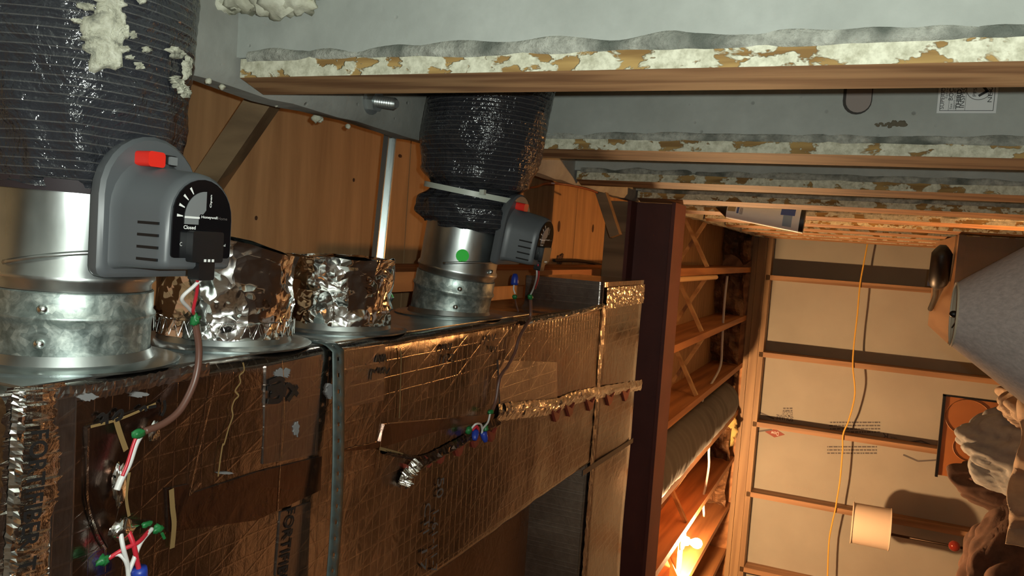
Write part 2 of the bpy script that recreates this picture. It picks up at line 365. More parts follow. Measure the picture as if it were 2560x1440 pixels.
# right wall: precast concrete panel with ribs and wooden nailers
wall_r = struct(MB().box((.37, -2, 0), (.42, 6.55, 2.303)).build('wall_right', 'concrete'), 'precast concrete wall with ribs and slurry-stained wooden nailers', 'wall')
bb = MB(); ny = 170; prof = [(.37, 2.259), (XW + .014, 2.257), (XW, 2.266), (XW, 2.295), (XW + .008, 2.303), (.37, 2.303)]
vs = []
for i in range(ny + 1):
    y = -2 + 8.4 * i / ny
    for j, (a, c) in enumerate(prof):
        k = .006 * nz((a * 9, y * 14, c * 30)) if 0 < j < 4 else 0; vs.append(V((a + k, y, c + k * .7)))
bb.add(vs, [(i * 6 + j, i * 6 + (j + 1) % 6, (i + 1) * 6 + (j + 1) % 6, (i + 1) * 6 + j) for i in range(ny) for j in range(6)])
bb.build('bond_beam', 'concrete_dark', wall_r, True, 40)
def rib(k):
    y1 = .79 + .61 * k; y0 = y1 - .042
    b = MB()
    def sd(u, v):     # near side, slightly dished concrete
        x = .195 + .175 * u; z = .02 + 2.24 * v; return V((x, y0 + .002 * nz((x * 12, k, z * 6)), z))
    b.grid(sd, 8, 60)
    b.box((.195, y0 + .004, .02), (.37, y1, 2.26))
    r = b.build('concrete_rib', 'concrete', wall_r, True, 30)
    n = MB()
    hgt = 2.25
    n.extr([(XW - .002, y1), (XW + .010, y0), (.193, y0), (.193, y1)], (0, 0, 0), X, Y, Z * hgt)
    nb = n.build('nailer', ['nailer', 'slurry'], r)
    for p in nb.data.polygons: p.material_index = 1 if (p.normal.y < -.5 and p.center.x > XW + .011) else 0
    c = MB()          # ragged mortar lip where concrete meets wood
    def lip(u, v):
        z = .05 + 2.19 * v; a = math.pi * u
        w_ = .0065 + .004 * abs(nz((k * 5.3, z * 9, 0), 1)) + (.007 * max(0, nz((k * 3.1, z * 4, 2))) if k < 4 else .003)
        x = .1955 - math.cos(a) * w_ + (.006 * nz((z * 17, k, 1.)) if u > .4 else 0)
        return V((x, y0 + .002 - math.sin(a) * (.004 + .003 * nz((z * 30, k, 4))), z))
    c.grid(lip, 6, 240 if k < 3 else 90)
    c.build('mortar_lip', 'crust', r, True)
    return y0, r
ribs = [rib(k) for k in range(10)]
# recessed conduit hole and scar on the second rib
y2, r2 = ribs[1]
hp = atY(2145, 262, y2 - .001)
b = MB(); pts = [(.018 * math.cos(a), .018 * math.sin(a)) for a in [math.pi + math.pi * i / 10 for i in range(11)]] + [(.018, .06), (-.018, .06)]
b.extr(pts, hp + X * .006 - Y * .001, Z, X, Y * .004); b.build('conduit_slot', mat('slot_pink_grey', (.30, .25, .225), .8), r2)
b = MB(); b.extr([(.021 * math.cos(a), .021 * math.sin(a)) for a in [math.pi + math.pi * i / 10 for i in range(11)]] + [(.021, .06), (-.021, .06)], hp + X * .006 + Z * .0015 - Y * .0004, Z, X, Y * .003); b.build('slot_rim', mat('slot_dark', (.05, .045, .04), .9), r2)
b = MB()
for i in range(14):
    p = atY(2190 + i * 5, 311 + 3 * math.sin(i * 1.9), y2); b.ball(p, .003 + .004 * random.random() * (i > 5), 6, 5, sc=(1, .4, 1.3), jit=.6, seed=i)
b.build('concrete_scar', mat('scar_brown', (.13, .11, .075), .9), r2)
# anchor bolt in the bond beam
bt = atZ(925, 252, 2.258)
bd = V((-.12, -.1, -1)).normalized()
bolt = MB(); prof = []
for i in range(25): prof.append((-.004 + i * .0022, .0085 + (.0009 if i % 2 else -.0006)))
bolt.lathe(prof + [(.052, .006)], bt, bd, 16, cap1=True)
bo = bolt.build('anchor_bolt', 'channel', wall_r, True, 50); bo['label'] = 'zinc anchor bolt sticking down from the beam'
nut = MB(); d, u, v_ = frame(bd); nut.extr([(.0155 * math.cos(math.pi / 3 * i), .0155 * math.sin(math.pi / 3 * i)) for i in range(6)], bt + bd * .004, u, v_, bd * .012); nut.build('nut', 'channel', bo)
wsh = MB(); wsh.lathe([(0, .021), (.004, .021)], bt, bd, 20, cap0=True, cap1=True); wsh.build('washer', 'channel', bo)
# spray foam beads on the concrete by the near flex duct
for i, (px, py, r) in enumerate([(500, -6, .026), (545, 5, .022), (580, 0, .018), (620, -10, .026), (665, 4, .022), (705, 2, .024), (745, -2, .022), (520, -35, .03), (600, -45, .03), (690, -45, .03), (770, -35, .02)]):
    p = atY(px, py, .728); b = MB(); b.ball(p, r, 16, 12, sc=(.75, .8, 1.05), jit=.55, seed=i); o = b.build('spray_foam', 'foam', wall_r, True); 
for i, (px, py, r) in enumerate([(470, 150, .006), (468, 180, .006), (520, 203, .004), (555, 217, .004), (790, 296, .007), (800, 299, .005), (640, 248, .003), (690, 262, .003), (870, 316, .004)]):
    p = atX(px, py, XW - .002); MB().ball(p, r, 8, 6, jit=.5, seed=i).build('spray_foam', 'foam', wall_r, True)

# ceiling: subfloor panels, joists, bridging
ceil_o = struct(MB().box((-5, -2, HS + .018), (.42, 6.55, HS + .03)).build('ceiling', 'ply'), 'plywood subfloor overhead seen between the floor joists', 'ceiling')
for j in range(7):
    y0 = -2 + 1.22 * j; MB().box((-5, y0 + .002, HS), (.42, min(y0 + 1.218, 6.55), HS + .018)).build('subfloor_sheet', 'ply', ceil_o)
MB().box((.175, -2, 2.303), (.315, 6.4, 2.342)).build('sill_plate', 'sill', ceil_o)
MB().box((.262, -2, 2.342), (.30, 6.4, HS)).build('rim_board', 'sill', ceil_o)
JX = [-.092 - .371 * k for k in range(12)]
jm = MB().box((-.019, -2, HJ), (.019, 6.395, HS)).build('floor_joist', 'joist', ceil_o); jm.location = (JX[0], 0, 0)
for x in JX[1:]: copy(jm, (x, 0, 0))
# knot plugs and a cable on the subfloor of the first bay
for px, py, ra, rb in [(1397, 566, .020, .012), (1482, 571, .016, .010), (1532, 583, .010, .006), (884, 450, .004, .003), (640, 545, .004, .003), (1000, 390, .004, .007)]:
    p = atZ(px, py, HS); b = MB(); b.extr([(ra * math.cos(a), rb * math.sin(a)) for a in [2 * math.pi * i / 14 for i in range(14)]], p - Z * .0012, X, Y, Z * .003); b.build('knot', mat('knot_dark', (.045, .016, .008), .8), ceil_o)
BR = []
def brace(p, q, mt='brace', wd=.034, th=.019): return MB().bar(p, q, wd, th, Y).build('cross_bridging', mt, ceil_o)
YB = 4.62
bays = [(.262, JX[0] + .019)] + [(JX[i] - .019, JX[i + 1] + .019) for i in range(7)]
for i, (xa, xb) in enumerate(bays):
    if i == 3: continue                         # the round duct fills this bay
    brace((xa - .004, YB, HS - .02), (xb + .004, YB, HJ + .02)); brace((xa - .004, YB + .045, HJ + .02), (xb + .004, YB + .045, HS - .02))
    brace((xa - .004, .97, HJ + .02), (xb + .004, .97, HS - .02), 'bridge_old', .05, .03) if i else None
    brace((xa - .004, .05, HJ + .02), (xb + .004, .05, HS - .02), 'bridge_old', .05, .03) if i else None
o = MB().bar(atY(672, 236, .95), atY(440, 575, .95), .052, .036, Y + V((.3, 0, .3))).build('cross_bridging', 'bridge_old', ceil_o)
MB().bar(atY(1503, 478, 2.28), atY(1540, 590, 2.28), .03, .03, Y).build('cross_bridging', 'bridge_old', ceil_o)
b = MB(); b.tube(spline([atZ(1385, 651, HS - .008), atZ(1450, 652, HS - .008), atZ(1500, 662, HS - .010), atZ(1512, 672, HS - .03)]), .006, 6); tag(b.build('black_cable', 'black'), 'thin black cable stapled to the orange-lit plywood overhead', 'cable')
b = MB()
for i in range(9):
    a = i * .7; b.ball(atZ(1401 + 5 * math.cos(a * 2), 648 + 2.2 * (i - 4), HS - .004), .009, 6, 5, sc=(1, 1, .4), jit=.8, seed=i)
b.build('mastic_blob', mat('mastic_dark', (.09, .05, .03), .9), ceil_o)
b = MB(); b.tube(spline([atX(1322, 470, XW + .02), atX(1345, 466, XW - .004), atX(1372, 458, XW - .006), atX(1440, 466, XW - .004), atX(1500, 486, XW - .003), atX(1524, 520, XW - .02)]), .003, 6); tag(b.build('copper_cable', mat('copper_cable', (.28, .08, .03), .4)), 'thin reddish cable clipped along the top of the concrete wall', 'cable')

# far wall: foam boards between wooden studs
YF = 6.4
wall_f = struct(MB().box((-5, 6.565, 0), (.42, 6.62, HS)).build('wall_far', 'concrete_dark'), 'framed far wall with pale foam boards between wooden studs', 'wall')
SX = []
for k in range(9):
    p = [atY(2150, y, YF) for y in (712, 915, 1100, 1287)]
    SX.append(p[k].x if k < 4 else p[3].x - .60 * (k - 3))
edges = [.36] + SX
for k in range(len(edges) - 1):
    MB().box((edges[k + 1] + .003, 6.54, 0), (edges[k] - .003, 6.565, 2.33)).build('foam_board', 'board', wall_f)
sm = MB().box((-.019, YF, .04), (.019, 6.539, 2.23)).build('wall_stud', 'stud', wall_f); sm.location = (SX[0], 0, 0)
for x in SX[1:]: copy(sm, (x, 0, 0))
for z0, z1 in ((2.2, 2.238), (2.24, 2.306), (2.308, 2.343)):
    MB().box((-4.9, YF - (.01 if z0 > 2.3 else 0), z0), (.16, 6.539, z1)).build('top_plate', 'plate', wall_f)
MB().box((-4.9, 6.41, HJ), (.30, 6.45, HS)).build('rim_board', 'joist', wall_f)
# print on the boards: reads with its top to the left wall, running up the wall
def btext(s, px0, px1, py, hpx, mt='boardink'):
    a = atY(px0, py, 6.538); c = atY(px1, py, 6.538); h = hpx * 6.9 / F
    return text(s, V((a.x + h / 2, 6.538, a.z)), Z, -X, c.z - a.z, h, mt, wall_f)
btext('SQUARE', 1983, 1940, 1047, 13); btext('EDGE', 1981, 1955, 1036, 10); 
def bdash(px0, px1, py, hpx, mt='boardink'):
    b = MB(); x = px0; rr = random.Random(int(py * 7))
    while x > px1:
        w_ = min(rr.uniform(3, 11), x - px1); a = atY(x, py, 6.538); c = atY(x - w_, py, 6.538); b.bar(a, c, hpx * 6.9 / F, .0008, X); x -= w_ + 2.2
    return b.build('fine_print', mt, wall_f)
bdash(1981, 1958, 1027, 3); bdash(1981, 1958, 1021, 3)
for j in range(4): bdash(2200, 2073, 1056 + j * 8, 3)
for j in range(3): bdash(2192, 2068, 1117 + j * 8, 3)
btext('VALUE', 2243, 2226, 1098, 8); btext('R', 2220, 2206, 1092, 14); btext('14 06 12 2011ON2ON', 2140, 1962, 1246, 6, mat('board_print_faint', (.38, .34, .29), .7))
a = atY(1937, 1083, 6.5375); b = MB(); b.extr([(-.075, 0), (0, -.034), (.075, 0), (0, .034)], a, Z, X, Y * .002); b.build('board_logo', 'boardred', wall_f)
text('Dow', a + V((.014, -.001, -.028)), Z, -X, .056, .03, 'white', wall_f)
def zig(pts, mt='boardink'):
    b = MB(); q = [atY(x, y, 6.537) for x, y in pts]
    for i in range(len(q) - 1): b.bar(q[i], q[i + 1], .011, .001, X)
    b.build('board_stripe', mt, wall_f)
zig([(1885, 1036), (1898, 1031), (1935, 1047)]); zig([(1880, 1073), (1893, 1079), (1930, 1074)]); zig([(2258, 1107), (2303, 1102), (2345, 1120)]); zig([(2258, 1137), (2295, 1153), (2345, 1150)])
# insulation stuffed at the joist ends
for i, (xa, xb) in enumerate(bays[:6]):
    b = MB(); sx, cx = (xa - xb) / 2 - .004, (xa + xb) / 2
    def fn(u, v, i=i, sx=sx, cx=cx):
        x = cx + sx * (2 * u - 1); z = 2.352 + .21 * v; k = nz((x * 7, i * 3., z * 9)) * .10 + nz((x * 19, i, z * 21)) * .05
        return V((x, 6.13 + k + (.22 if i == 0 else 0) + .1 * (2 * u - 1) ** 2, z))
    b.grid(fn, 18, 12)
    o = b.build('insulation_batt', 'kraft'); tag(o, ['dark kraft insulation in the joist end beside the concrete wall', 'brown kraft insulation at joist end, second bay from concrete wall', 'brown kraft insulation at joist end, third bay from concrete wall', 'kraft insulation at the end of the bay holding the round duct', 'kraft insulation at joist end just beyond the round duct bay', 'kraft insulation at joist end above the bare bulb'][i], 'insulation', 'kraft insulation batts in joist ends')
b = MB()
for i, (px, py, r) in enumerate([(1822, 1048, .05), (1828, 1075, .05), (1818, 1100, .045)]): b.ball(atY(px, py, 6.2), r, 12, 9, sc=(1.3, .8, 1), jit=.6, seed=i)
tag(b.build('glass_wool_tuft', 'wool', None, True), 'yellow glass wool tuft bulging out beside the far top plate', 'insulation')

# ================================================================== steel beam
t = thing('steel_beam', (-1.9, 2.62, 2.113), 'dark maroon steel I-beam carrying the joists across the room', 'beam')
MB().box((-4.95, 2.54, 2.113), (.158, 2.70, 2.125)).build('bottom_flange', 'beam', t)
MB().box((-4.95, 2.54, 2.258), (.158, 2.70, 2.27)).build('top_flange', 'beam', t)
MB().box((-4.95, 2.614, 2.125), (.158, 2.626, 2.258)).build('web', 'beam', t)
MB().box((-4.95, 2.545, 2.27), (.155, 2.69, 2.343)).build('nailer_plate', 'bridge_old', t)['label'] = 'olive brown wooden plate on top of beam'

# ================================================================== ducts
ZB, ZT = 2.09, 2.285        # duct underside and top
XA, XB_ = -.133, -.505
Y0, Y1, Y2 = .368, 1.765, 2.13
def tz(x, y): return ZB + .0035 * nz((x * 4, y * 3, 1.)) + .0012 * nz((x * 17, y * 11, 3.))
def onb(off=.0015): return lambda p: V((p.x, p.y, tz(p.x, p.y) - off))
def PB(px, py, off=.0): p = atZ(px, py, ZB); return V((p.x, p.y, tz(p.x, p.y) - off))
trunk = thing('supply_trunk_duct', ((XA + XB_) / 2, 1.06, ZB), 'long foil-faced duct board trunk with takeoffs, scuffed and taped', 'duct')
b = MB(); sec = []
R = .012; nb_ = 34
for i in range(nb_ + 1): sec.append((XA - R + (XB_ - XA + 2 * R) * i / nb_, ZB, 1))
for i in range(1, 5): a = math.pi / 2 * i / 5; sec.append((XB_ + R - R * math.sin(a), ZB + R - R * math.cos(a), .6))
sec += [(XB_, ZB + R, 0), (XB_, ZT, 0), (XA, ZT, 0), (XA, ZB + R, 0)]
for i in range(1, 5): a = math.pi / 2 * (1 - i / 5); sec.append((XA - R + R * math.sin(a), ZB + R - R * math.cos(a), .6))
ns = len(sec); NY = 120; vs = []
for j in range(NY + 1):
    y = Y0 + (Y1 - Y0) * j / NY
    for (x, z, k) in sec: vs.append(V((x + (.002 * nz((y * 20, z * 9, 5)) if k == .6 else 0), y, z + (tz(x, y) - ZB) * min(1, k * 2) if k else z)))
b.add(vs, [(j * ns + i, j * ns + (i + 1) % ns, (j + 1) * ns + (i + 1) % ns, (j + 1) * ns + i) for j in range(NY) for i in range(ns)] + [tuple(range(ns))])
b.build('duct_body', 'trunk', trunk, True, 50)
MB().box((XA - .001, Y0 + .02, ZB + .014), (XA + .0015, 1.36, ZT - .005)).build('side_sheet', 'sheet', trunk)['label'] = 'smooth galvanized sheet on the takeoff side'
# cross duct at the trunk's end
cross = thing('cross_duct', (-.9, 1.95, ZB), 'wide foil-faced duct running crosswise at the end of the trunk', 'duct')
b = MB(); vs = []; nx = 60; XR = -.08; XL = -3.2
secy = [(Y1 + R + (Y2 - Y1 - 2 * R) * i / 10, ZB) for i in range(11)] + [(Y2 - R * .3, ZB + R * .3), (Y2, ZB + R), (Y2, ZT), (Y1, ZT), (Y1, ZB + R), (Y1 + R * .3, ZB + R * .3)]
n2 = len(secy)
for i in range(nx + 1):
    x = XR + (XL - XR) * i / nx
    for (y, z) in secy: vs.append(V((x, y, z + .004 * nz((x * 5, y * 5, z * 5)) * (z < ZB + R))))
b.add(vs, [(i * n2 + j, i * n2 + (j + 1) % n2, (i + 1) * n2 + (j + 1) % n2, (i + 1) * n2 + j) for i in range(nx) for j in range(n2)] + [tuple(range(n2)), tuple(nx * n2 + j for j in range(n2))])
b.build('duct_body', 'trunk', cross, True, 50)
MB().box((-.20, Y1 - .002, ZB + .012), (XR + .001, Y1, ZT)).build('end_tape', 'tape_dull', cross)
b = MB(); b.grid(lambda u, v: V((XA - .002 - (XB_ + 2.2) * 0 - (1.0) * u, Y1 - .012 + .028 * v, ZB - .0035 + .003 * nz((u * 60, v * 3, 0)))), 90, 5); b.build('seam_tape', 'tape_dull', cross)
b = MB(); b.grid(lambda u, v: V((XR - .012 - .05 * v, Y1 + .01 + (Y2 - Y1 - .02) * u, ZB - .0045 + .0025 * nz((u * 30, v * 14, 2)))), 50, 12); b.build('end_flap', 'tape', cross, False)
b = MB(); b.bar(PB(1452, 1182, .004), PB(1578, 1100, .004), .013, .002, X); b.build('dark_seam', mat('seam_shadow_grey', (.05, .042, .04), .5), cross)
MB().box((-3.19, Y1 - .002, ZB + .012), (XB_ - .004, Y1, ZT)).build('near_face', 'face_foil', cross)
# lower return box seen below the trunk edge
t = thing('return_duct', (-.95, 1.25, 2.14), 'dark foil-wrapped duct tucked above and left of the trunk', 'duct')
MB().box((-2.2, .2, 2.17), (-.56, 1.60, 2.33)).build('duct_body', 'tape_dark', t)

# tape, tears and marks on the trunk's underside
def patch(pts, mt, off=.002, name='foil_patch', parent=None, lift=.0):
    q = [PB(x, y) for x, y in pts]; b = MB()
    n = len(q); top = [V((p.x, p.y, tz(p.x, p.y) - off)) for p in q]; bot = [V((p.x, p.y, tz(p.x, p.y) + .002)) for p in q]
    b.add(top + bot, [tuple(range(n))] + [(i, (i + 1) % n, n + (i + 1) % n, n + i) for i in range(n)]); return b.build(name, mt, parent or trunk)
def strip(pts, wd, mt, off=.002, amp=.0, name='tape_strip', seg=14, nv=3, seed=0, parent=None):
    pp = spline([PB(x, y) for x, y in pts], seg); b = MB(); n = len(pp) - 1
    def fn(u, v):
        i = min(int(u * n), n); p = pp[i]; d = (pp[min(i + 1, n)] - pp[max(i - 1, 0)]).normalized(); s_ = d.cross(Z).normalized()
        wv = wd * (1 + (.35 * nz((i * .9, seed, 0)) if amp else 0)); q = p + s_ * wv * (v - .5)
        return V((q.x, q.y, tz(q.x, q.y) - off - (amp * (1 - abs(2 * v - 1)) * (1 + .9 * nz((i * .8, v * 3, seed))) if amp else 0)))
    b.grid(fn, n, nv); return b.build(name, mt, parent or trunk, amp == 0)
strip([(1240, 1032), (1300, 1026), (1380, 1016), (1450, 990), (1600, 962)], .028, 'tape', .002, .0045, 'crumpled_tape', 26, 7, 1)
strip([(1255, 1022), (1320, 1014), (1390, 1006), (1445, 985)], .02, 'tape', .004, .005, 'crumpled_tape', 18, 5, 6)
strip([(1305, 806), (1370, 795), (1440, 782), (1508, 764)], .012, 'tape', .002, .007, 'crumpled_tape', 26, 5, 2)
strip([(1000, 1195), (1070, 1150), (1150, 1105), (1240, 1055)], .018, 'tape_dark', .002, .008, 'crumpled_tape', 20, 4, 3)
strip([(1000, 1215), (1010, 1190), (1035, 1160)], .022, 'tape', .004, .012, 'crumpled_tape', 14, 4, 4)
strip([(960, 1130), (1010, 1140), (1060, 1142), (1150, 1100), (1235, 1060)], .006, 'tape_dark', .002, .004, 'torn_edge', 16, 2, 5)
for i, (x, y) in enumerate([(1020, 1170), (1070, 1150), (1100, 1140), (1145, 1122), (1185, 1100), (1225, 1085), (1385, 1035), (1420, 1022), (1470, 1008), (1520, 995), (1560, 984)]):
    s_ = 11; patch([(x - s_, y - s_), (x + s_ * .3, y - s_ * .2), (x + s_, y - s_ * 1.5), (x + s_ * .4, y + s_), (x - s_ * .2, y + s_ * 1.7)], 'kraft_torn', .0055, 'torn_flap')
patch([(215, 1068), (395, 1005), (405, 1060), (330, 1120), (312, 1200), (320, 1300), (380, 1300), (270, 1370), (235, 1310), (216, 1240)], 'tape_dark', .0022)
patch([(415, 1222), (470, 1210), (470, 1235), (640, 1180), (800, 1140), (800, 1225), (640, 1300), (420, 1330)], 'tape_dark', .0022)
patch([(835, 1130), (940, 1105), (1230, 1050), (1235, 1035), (958, 1060), (945, 1120)], 'tape_dark', .0022)
patch([(660, 915), (800, 885), (790, 1135), (655, 1160)], 'tape_dull', .0018)
patch([(845, 870), (960, 860), (955, 1000), (850, 1020)], 'tape_dull', .0018)
patch([(1245, 900), (1390, 905), (1390, 1005), (1250, 1030)], 'tape_dull', .0018)
strip([(92, 962), (84, 1080), (76, 1200), (66, 1330), (58, 1470)], .044, 'tape', .001, .0022, 'crumpled_tape', 22, 7, 8)
strip([(46, 975), (34, 1200), (20, 1460)], .010, 'foil', .002, .006, 'crumpled_tape', 30, 4, 9)
patch([(130, 1000), (190, 990), (180, 1440), (122, 1440)], 'tape_dull', .0018)
strip([(135, 985), (200, 982), (260, 975), (330, 962), (420, 942), (520, 922)], .012, 'tape_dull', .001, .0010, 'crumpled_tape', 12, 4, 12)
patch([(700, 1280), (775, 1255), (770, 1440), (690, 1440)], 'tape_dull', .0018)
for pts, mt, w_ in [([(470, 1238), (520, 1010), (532, 940)], 'tape', .0015), ([(541, 1190), (546, 1150), (552, 1112), (556, 1108), (566, 1070), (576, 1040), (574, 1020), (580, 1000), (590, 988), (582, 975), (594, 955), (592, 938), (603, 925), (600, 905)], 'fiber', .0018), ([(995, 870), (998, 900), (994, 1045)], 'fiber', .0022),
                    ([(425, 1222), (428, 1270), (432, 1310), (428, 1370)], 'fiber', .0055), ([(285, 1045), (295, 1080), (310, 1125)], 'fiber', .005), ([(217, 1070), (214, 1240), (240, 1330), (262, 1372)], 'tape', .0018), ([(222, 1066), (300, 1045), (385, 1008)], 'fiber', .0022),
                    ([(945, 1120), (1000, 1135), (1010, 1143)], 'fiber', .004), ([(690, 1300), (695, 1200), (704, 1000), (698, 900)], 'tape', .001), ([(318, 1180), (312, 1240), (320, 1290)], 'fiber', .003), ([(955, 1060), (948, 1110), (942, 1170)], 'tape', .0012),
                    ([(1250, 1060), (1245, 1100), (1246, 1140)], 'tape', .0012), ([(470, 1238), (500, 1205)], 'tape', .002), ([(1390, 905), (1395, 870)], 'tape', .001)]:
    strip(pts, w_, mt, .0028, 0, 'torn_edge')
for i, (x, y, rx, ry) in enumerate([(215, 992, 24, 9), (345, 986, 20, 6), (700, 932, 22, 11), (820, 975, 10, 18), (735, 1070, 8, 16), (560, 1182, 18, 3)]):
    pts = [(x + rx * math.cos(a) * (1 + .7 * nz((math.cos(a) * 2, math.sin(a) * 2, i), 1.6)), y + ry * math.sin(a) * (1 + .7 * nz((math.cos(a) * 2, math.sin(a) * 2, i + 3), 1.6))) for a in [2 * math.pi * k / 28 for k in range(28)]]
    patch(pts, 'dustpatch', .0026, 'sealant_smear')
# print on the trunk (runs across the duct, tops towards the far wall)
def dtext(s, p0, p1, hpx, mt='ink', name='printed_text', off=.0032):
    a, c = PB(*p0), PB(*p1); up = (c - a).normalized().cross(-Z).normalized()
    if (-Z).cross((c - a).normalized()).dot(up) < 0: up = -up
    h = (PB(p0[0] + hpx, p0[1]) - a).length if abs(p1[1] - p0[1]) > abs(p1[0] - p0[0]) else (PB(p0[0], p0[1] - hpx) - a).length
    return text(s, a, (c - a).normalized(), up, (c - a).length, h, mt, trunk, name, onb(off))
dtext('FORTIFIBER', (712, 1272), (688, 1490), 22)
dtext('FORTIFIBER', (62, 1075), (34, 1372), 46, off=.007); dtext('T', (30, 1396), (26, 1432), 46, off=.007)
dtext('50', (1092, 1198), (1088, 1248), 16, 'ink_grey'); dtext('1-61-11-7', (1080, 1282), (1072, 1436), 14, 'ink_grey'); dtext('CTI', (1060, 1262), (1056, 1336), 14, 'ink_grey'); dtext('17', (1052, 1378), (1046, 1432), 13, 'ink_grey')
def scrib(strokes, w_=.0024, name='marker_writing'):
    b = MB()
    for st in strokes:
        pp = spline([PB(x, y, .0034) for x, y in st], 5)
        for i in range(len(pp) - 1): b.bar(pp[i], pp[i + 1] + (pp[i + 1] - pp[i]) * .25, w_, .0006, Z.cross(pp[i + 1] - pp[i]))
    return b.build(name, 'ink', trunk)
scrib([[(240, 1042), (252, 1034), (256, 1044), (246, 1056)], [(262, 1034), (262, 1058)], [(275, 1048), (290, 1030), (300, 1026), (298, 1042), (284, 1050)], [(344, 1026), (356, 1016), (360, 1026)], [(366, 1018), (384, 1014)], [(404, 1000), (406, 1020), (398, 1038)]], .0026)
scrib([[(664, 955), (690, 945), (700, 955), (670, 975), (705, 972)], [(668, 990), (694, 980), (690, 1000), (662, 1002)], [(700, 990), (712, 960), (735, 985)], [(712, 1000), (735, 965)], [(660, 970), (700, 962)], [(666, 965), (704, 985)]], .005)
scrib([[(934, 905), (938, 890), (944, 904)], [(948, 886), (950, 902), (956, 886), (960, 902)], [(920, 948), (924, 925), (932, 930)], [(936, 930), (942, 920), (946, 932)], [(950, 932), (956, 918), (960, 932), (968, 920)]], .0028)
scrib([[(1093, 880), (1104, 862), (1106, 874)], [(1110, 860), (1112, 874)], [(1118, 858), (1118, 874), (1124, 858)], [(1102, 908), (1106, 888), (1110, 894)], [(1114, 888), (1114, 902)], [(1120, 886), (1128, 888), (1122, 900), (1130, 902)]], .0026)
scrib([[(1204, 862), (1212, 840), (1212, 852)], [(1218, 838), (1220, 850)], [(1226, 836), (1228, 850), (1234, 834)], [(1218, 880), (1222, 866), (1226, 874)], [(1232, 866), (1234, 880), (1238, 866)]], .0024)

# --- takeoffs: near and far damper pipes
RP = .066
def flange(o, d, parent, mt='sheet'):
    MB().lathe([(.0, .09), (.0022, .092), (.0035, .088), (.004, RP + .004), (.012, RP + .001)], o, d, 48).build('flange', mt, parent, True, 40)
ZC = 2.185
def damper_pipe(y, tilt, lens, label, green):
    o = V((XA + .0015, y, ZC)); d = V((math.cos(tilt), 0, -math.sin(tilt)))
    t = thing('damper_pipe', o, label, 'pipe', 'round damper pipes on the trunk')
    flange(o, X, t)
    lc, ls = lens
    c = MB(); prof = [(-.006, RP), (.014, RP), (lc * .55, RP), (lc * .62, RP + .0008), (lc * .66, RP + .003), (lc * .70, RP + .003), (lc * .74, RP + .0008), (lc, RP + .0006), (lc + .001, RP - .001)]
    c.lathe(prof, o, d, 56); co = c.build('collar', 'galv', t, True, 50); co['label'] = 'spangled galvanized collar with a rolled bead'
    s = MB(); s.lathe([(lc - .01, RP - .0018), (lc + .006, RP - .0015), (lc + .010, RP + .0015), (lc + .014, RP + .0015), (lc + .018, RP - .0012), (ls, RP - .0012)], o, d, 56); s.build('sleeve', 'sheet', t, True, 40)
    u = V((0, -math.cos(.9), -math.sin(.9)))
    b = MB()     # slanted crimp ridge
    pts = []
    for i in range(25):
        a = .1 + 1.9 * i / 24; e_ = V((0, -math.cos(a), 0)) + (d.cross(Y) * (1 if d.cross(Y).z < 0 else -1)) * math.sin(a); pts.append(o + d * (lc + .022 + .014 * math.sin(i / 24 * 2.2)) + e_ * (RP + .0002))
    b.tube(pts, .0022, 6); b.build('crimp_ridge', 'sheet', t, True)
    dn = d.cross(Y); dn = dn if dn.z < 0 else -dn
    for tt, a in ((lc * .80, .62), (lc * .36, .60), (lc + .020, 1.45)):
        e_ = -Y * math.cos(a) + dn * math.sin(a); p = o + d * tt + e_ * RP
        b = MB(); b.lathe([(0, .0042), (.002, .0042), (.0035, .0025), (.004, 0.0001)], p, e_, 10); b.build('screw', 'screw', t, True)
    if green:
        a = .53; e_ = -Y * math.cos(a) + dn * math.sin(a); b = MB(); cpt = []
        for i in range(20):
            q = 2 * math.pi * i / 20; aa = a + .0105 * math.cos(q) / RP; tt = lc + .040 + .0105 * math.sin(q)
            cpt.append(o + d * tt + (-Y * math.cos(aa) + dn * math.sin(aa)) * (RP + .0006))
        b.add(cpt, [tuple(range(20))]); b.build('green_dot_sticker', 'sticker_green', t)
        text('8 00', o + d * (lc + .030) + e_ * (RP + .0012) - Y * .0 , (Y * math.sin(a) + dn * math.cos(a)).normalized() * 1, d, .006, .0025, 'ink', t)
    return t, o, d
tn, on_, dn_ = damper_pipe(.486, .02, (.064, .170), 'large near galvanized damper pipe rising from the trunk at photo left', False)
tf, of_, df_ = damper_pipe(1.194, .14, (.068, .165), 'smaller galvanized damper pipe with green dot sticker, farther along trunk', True)

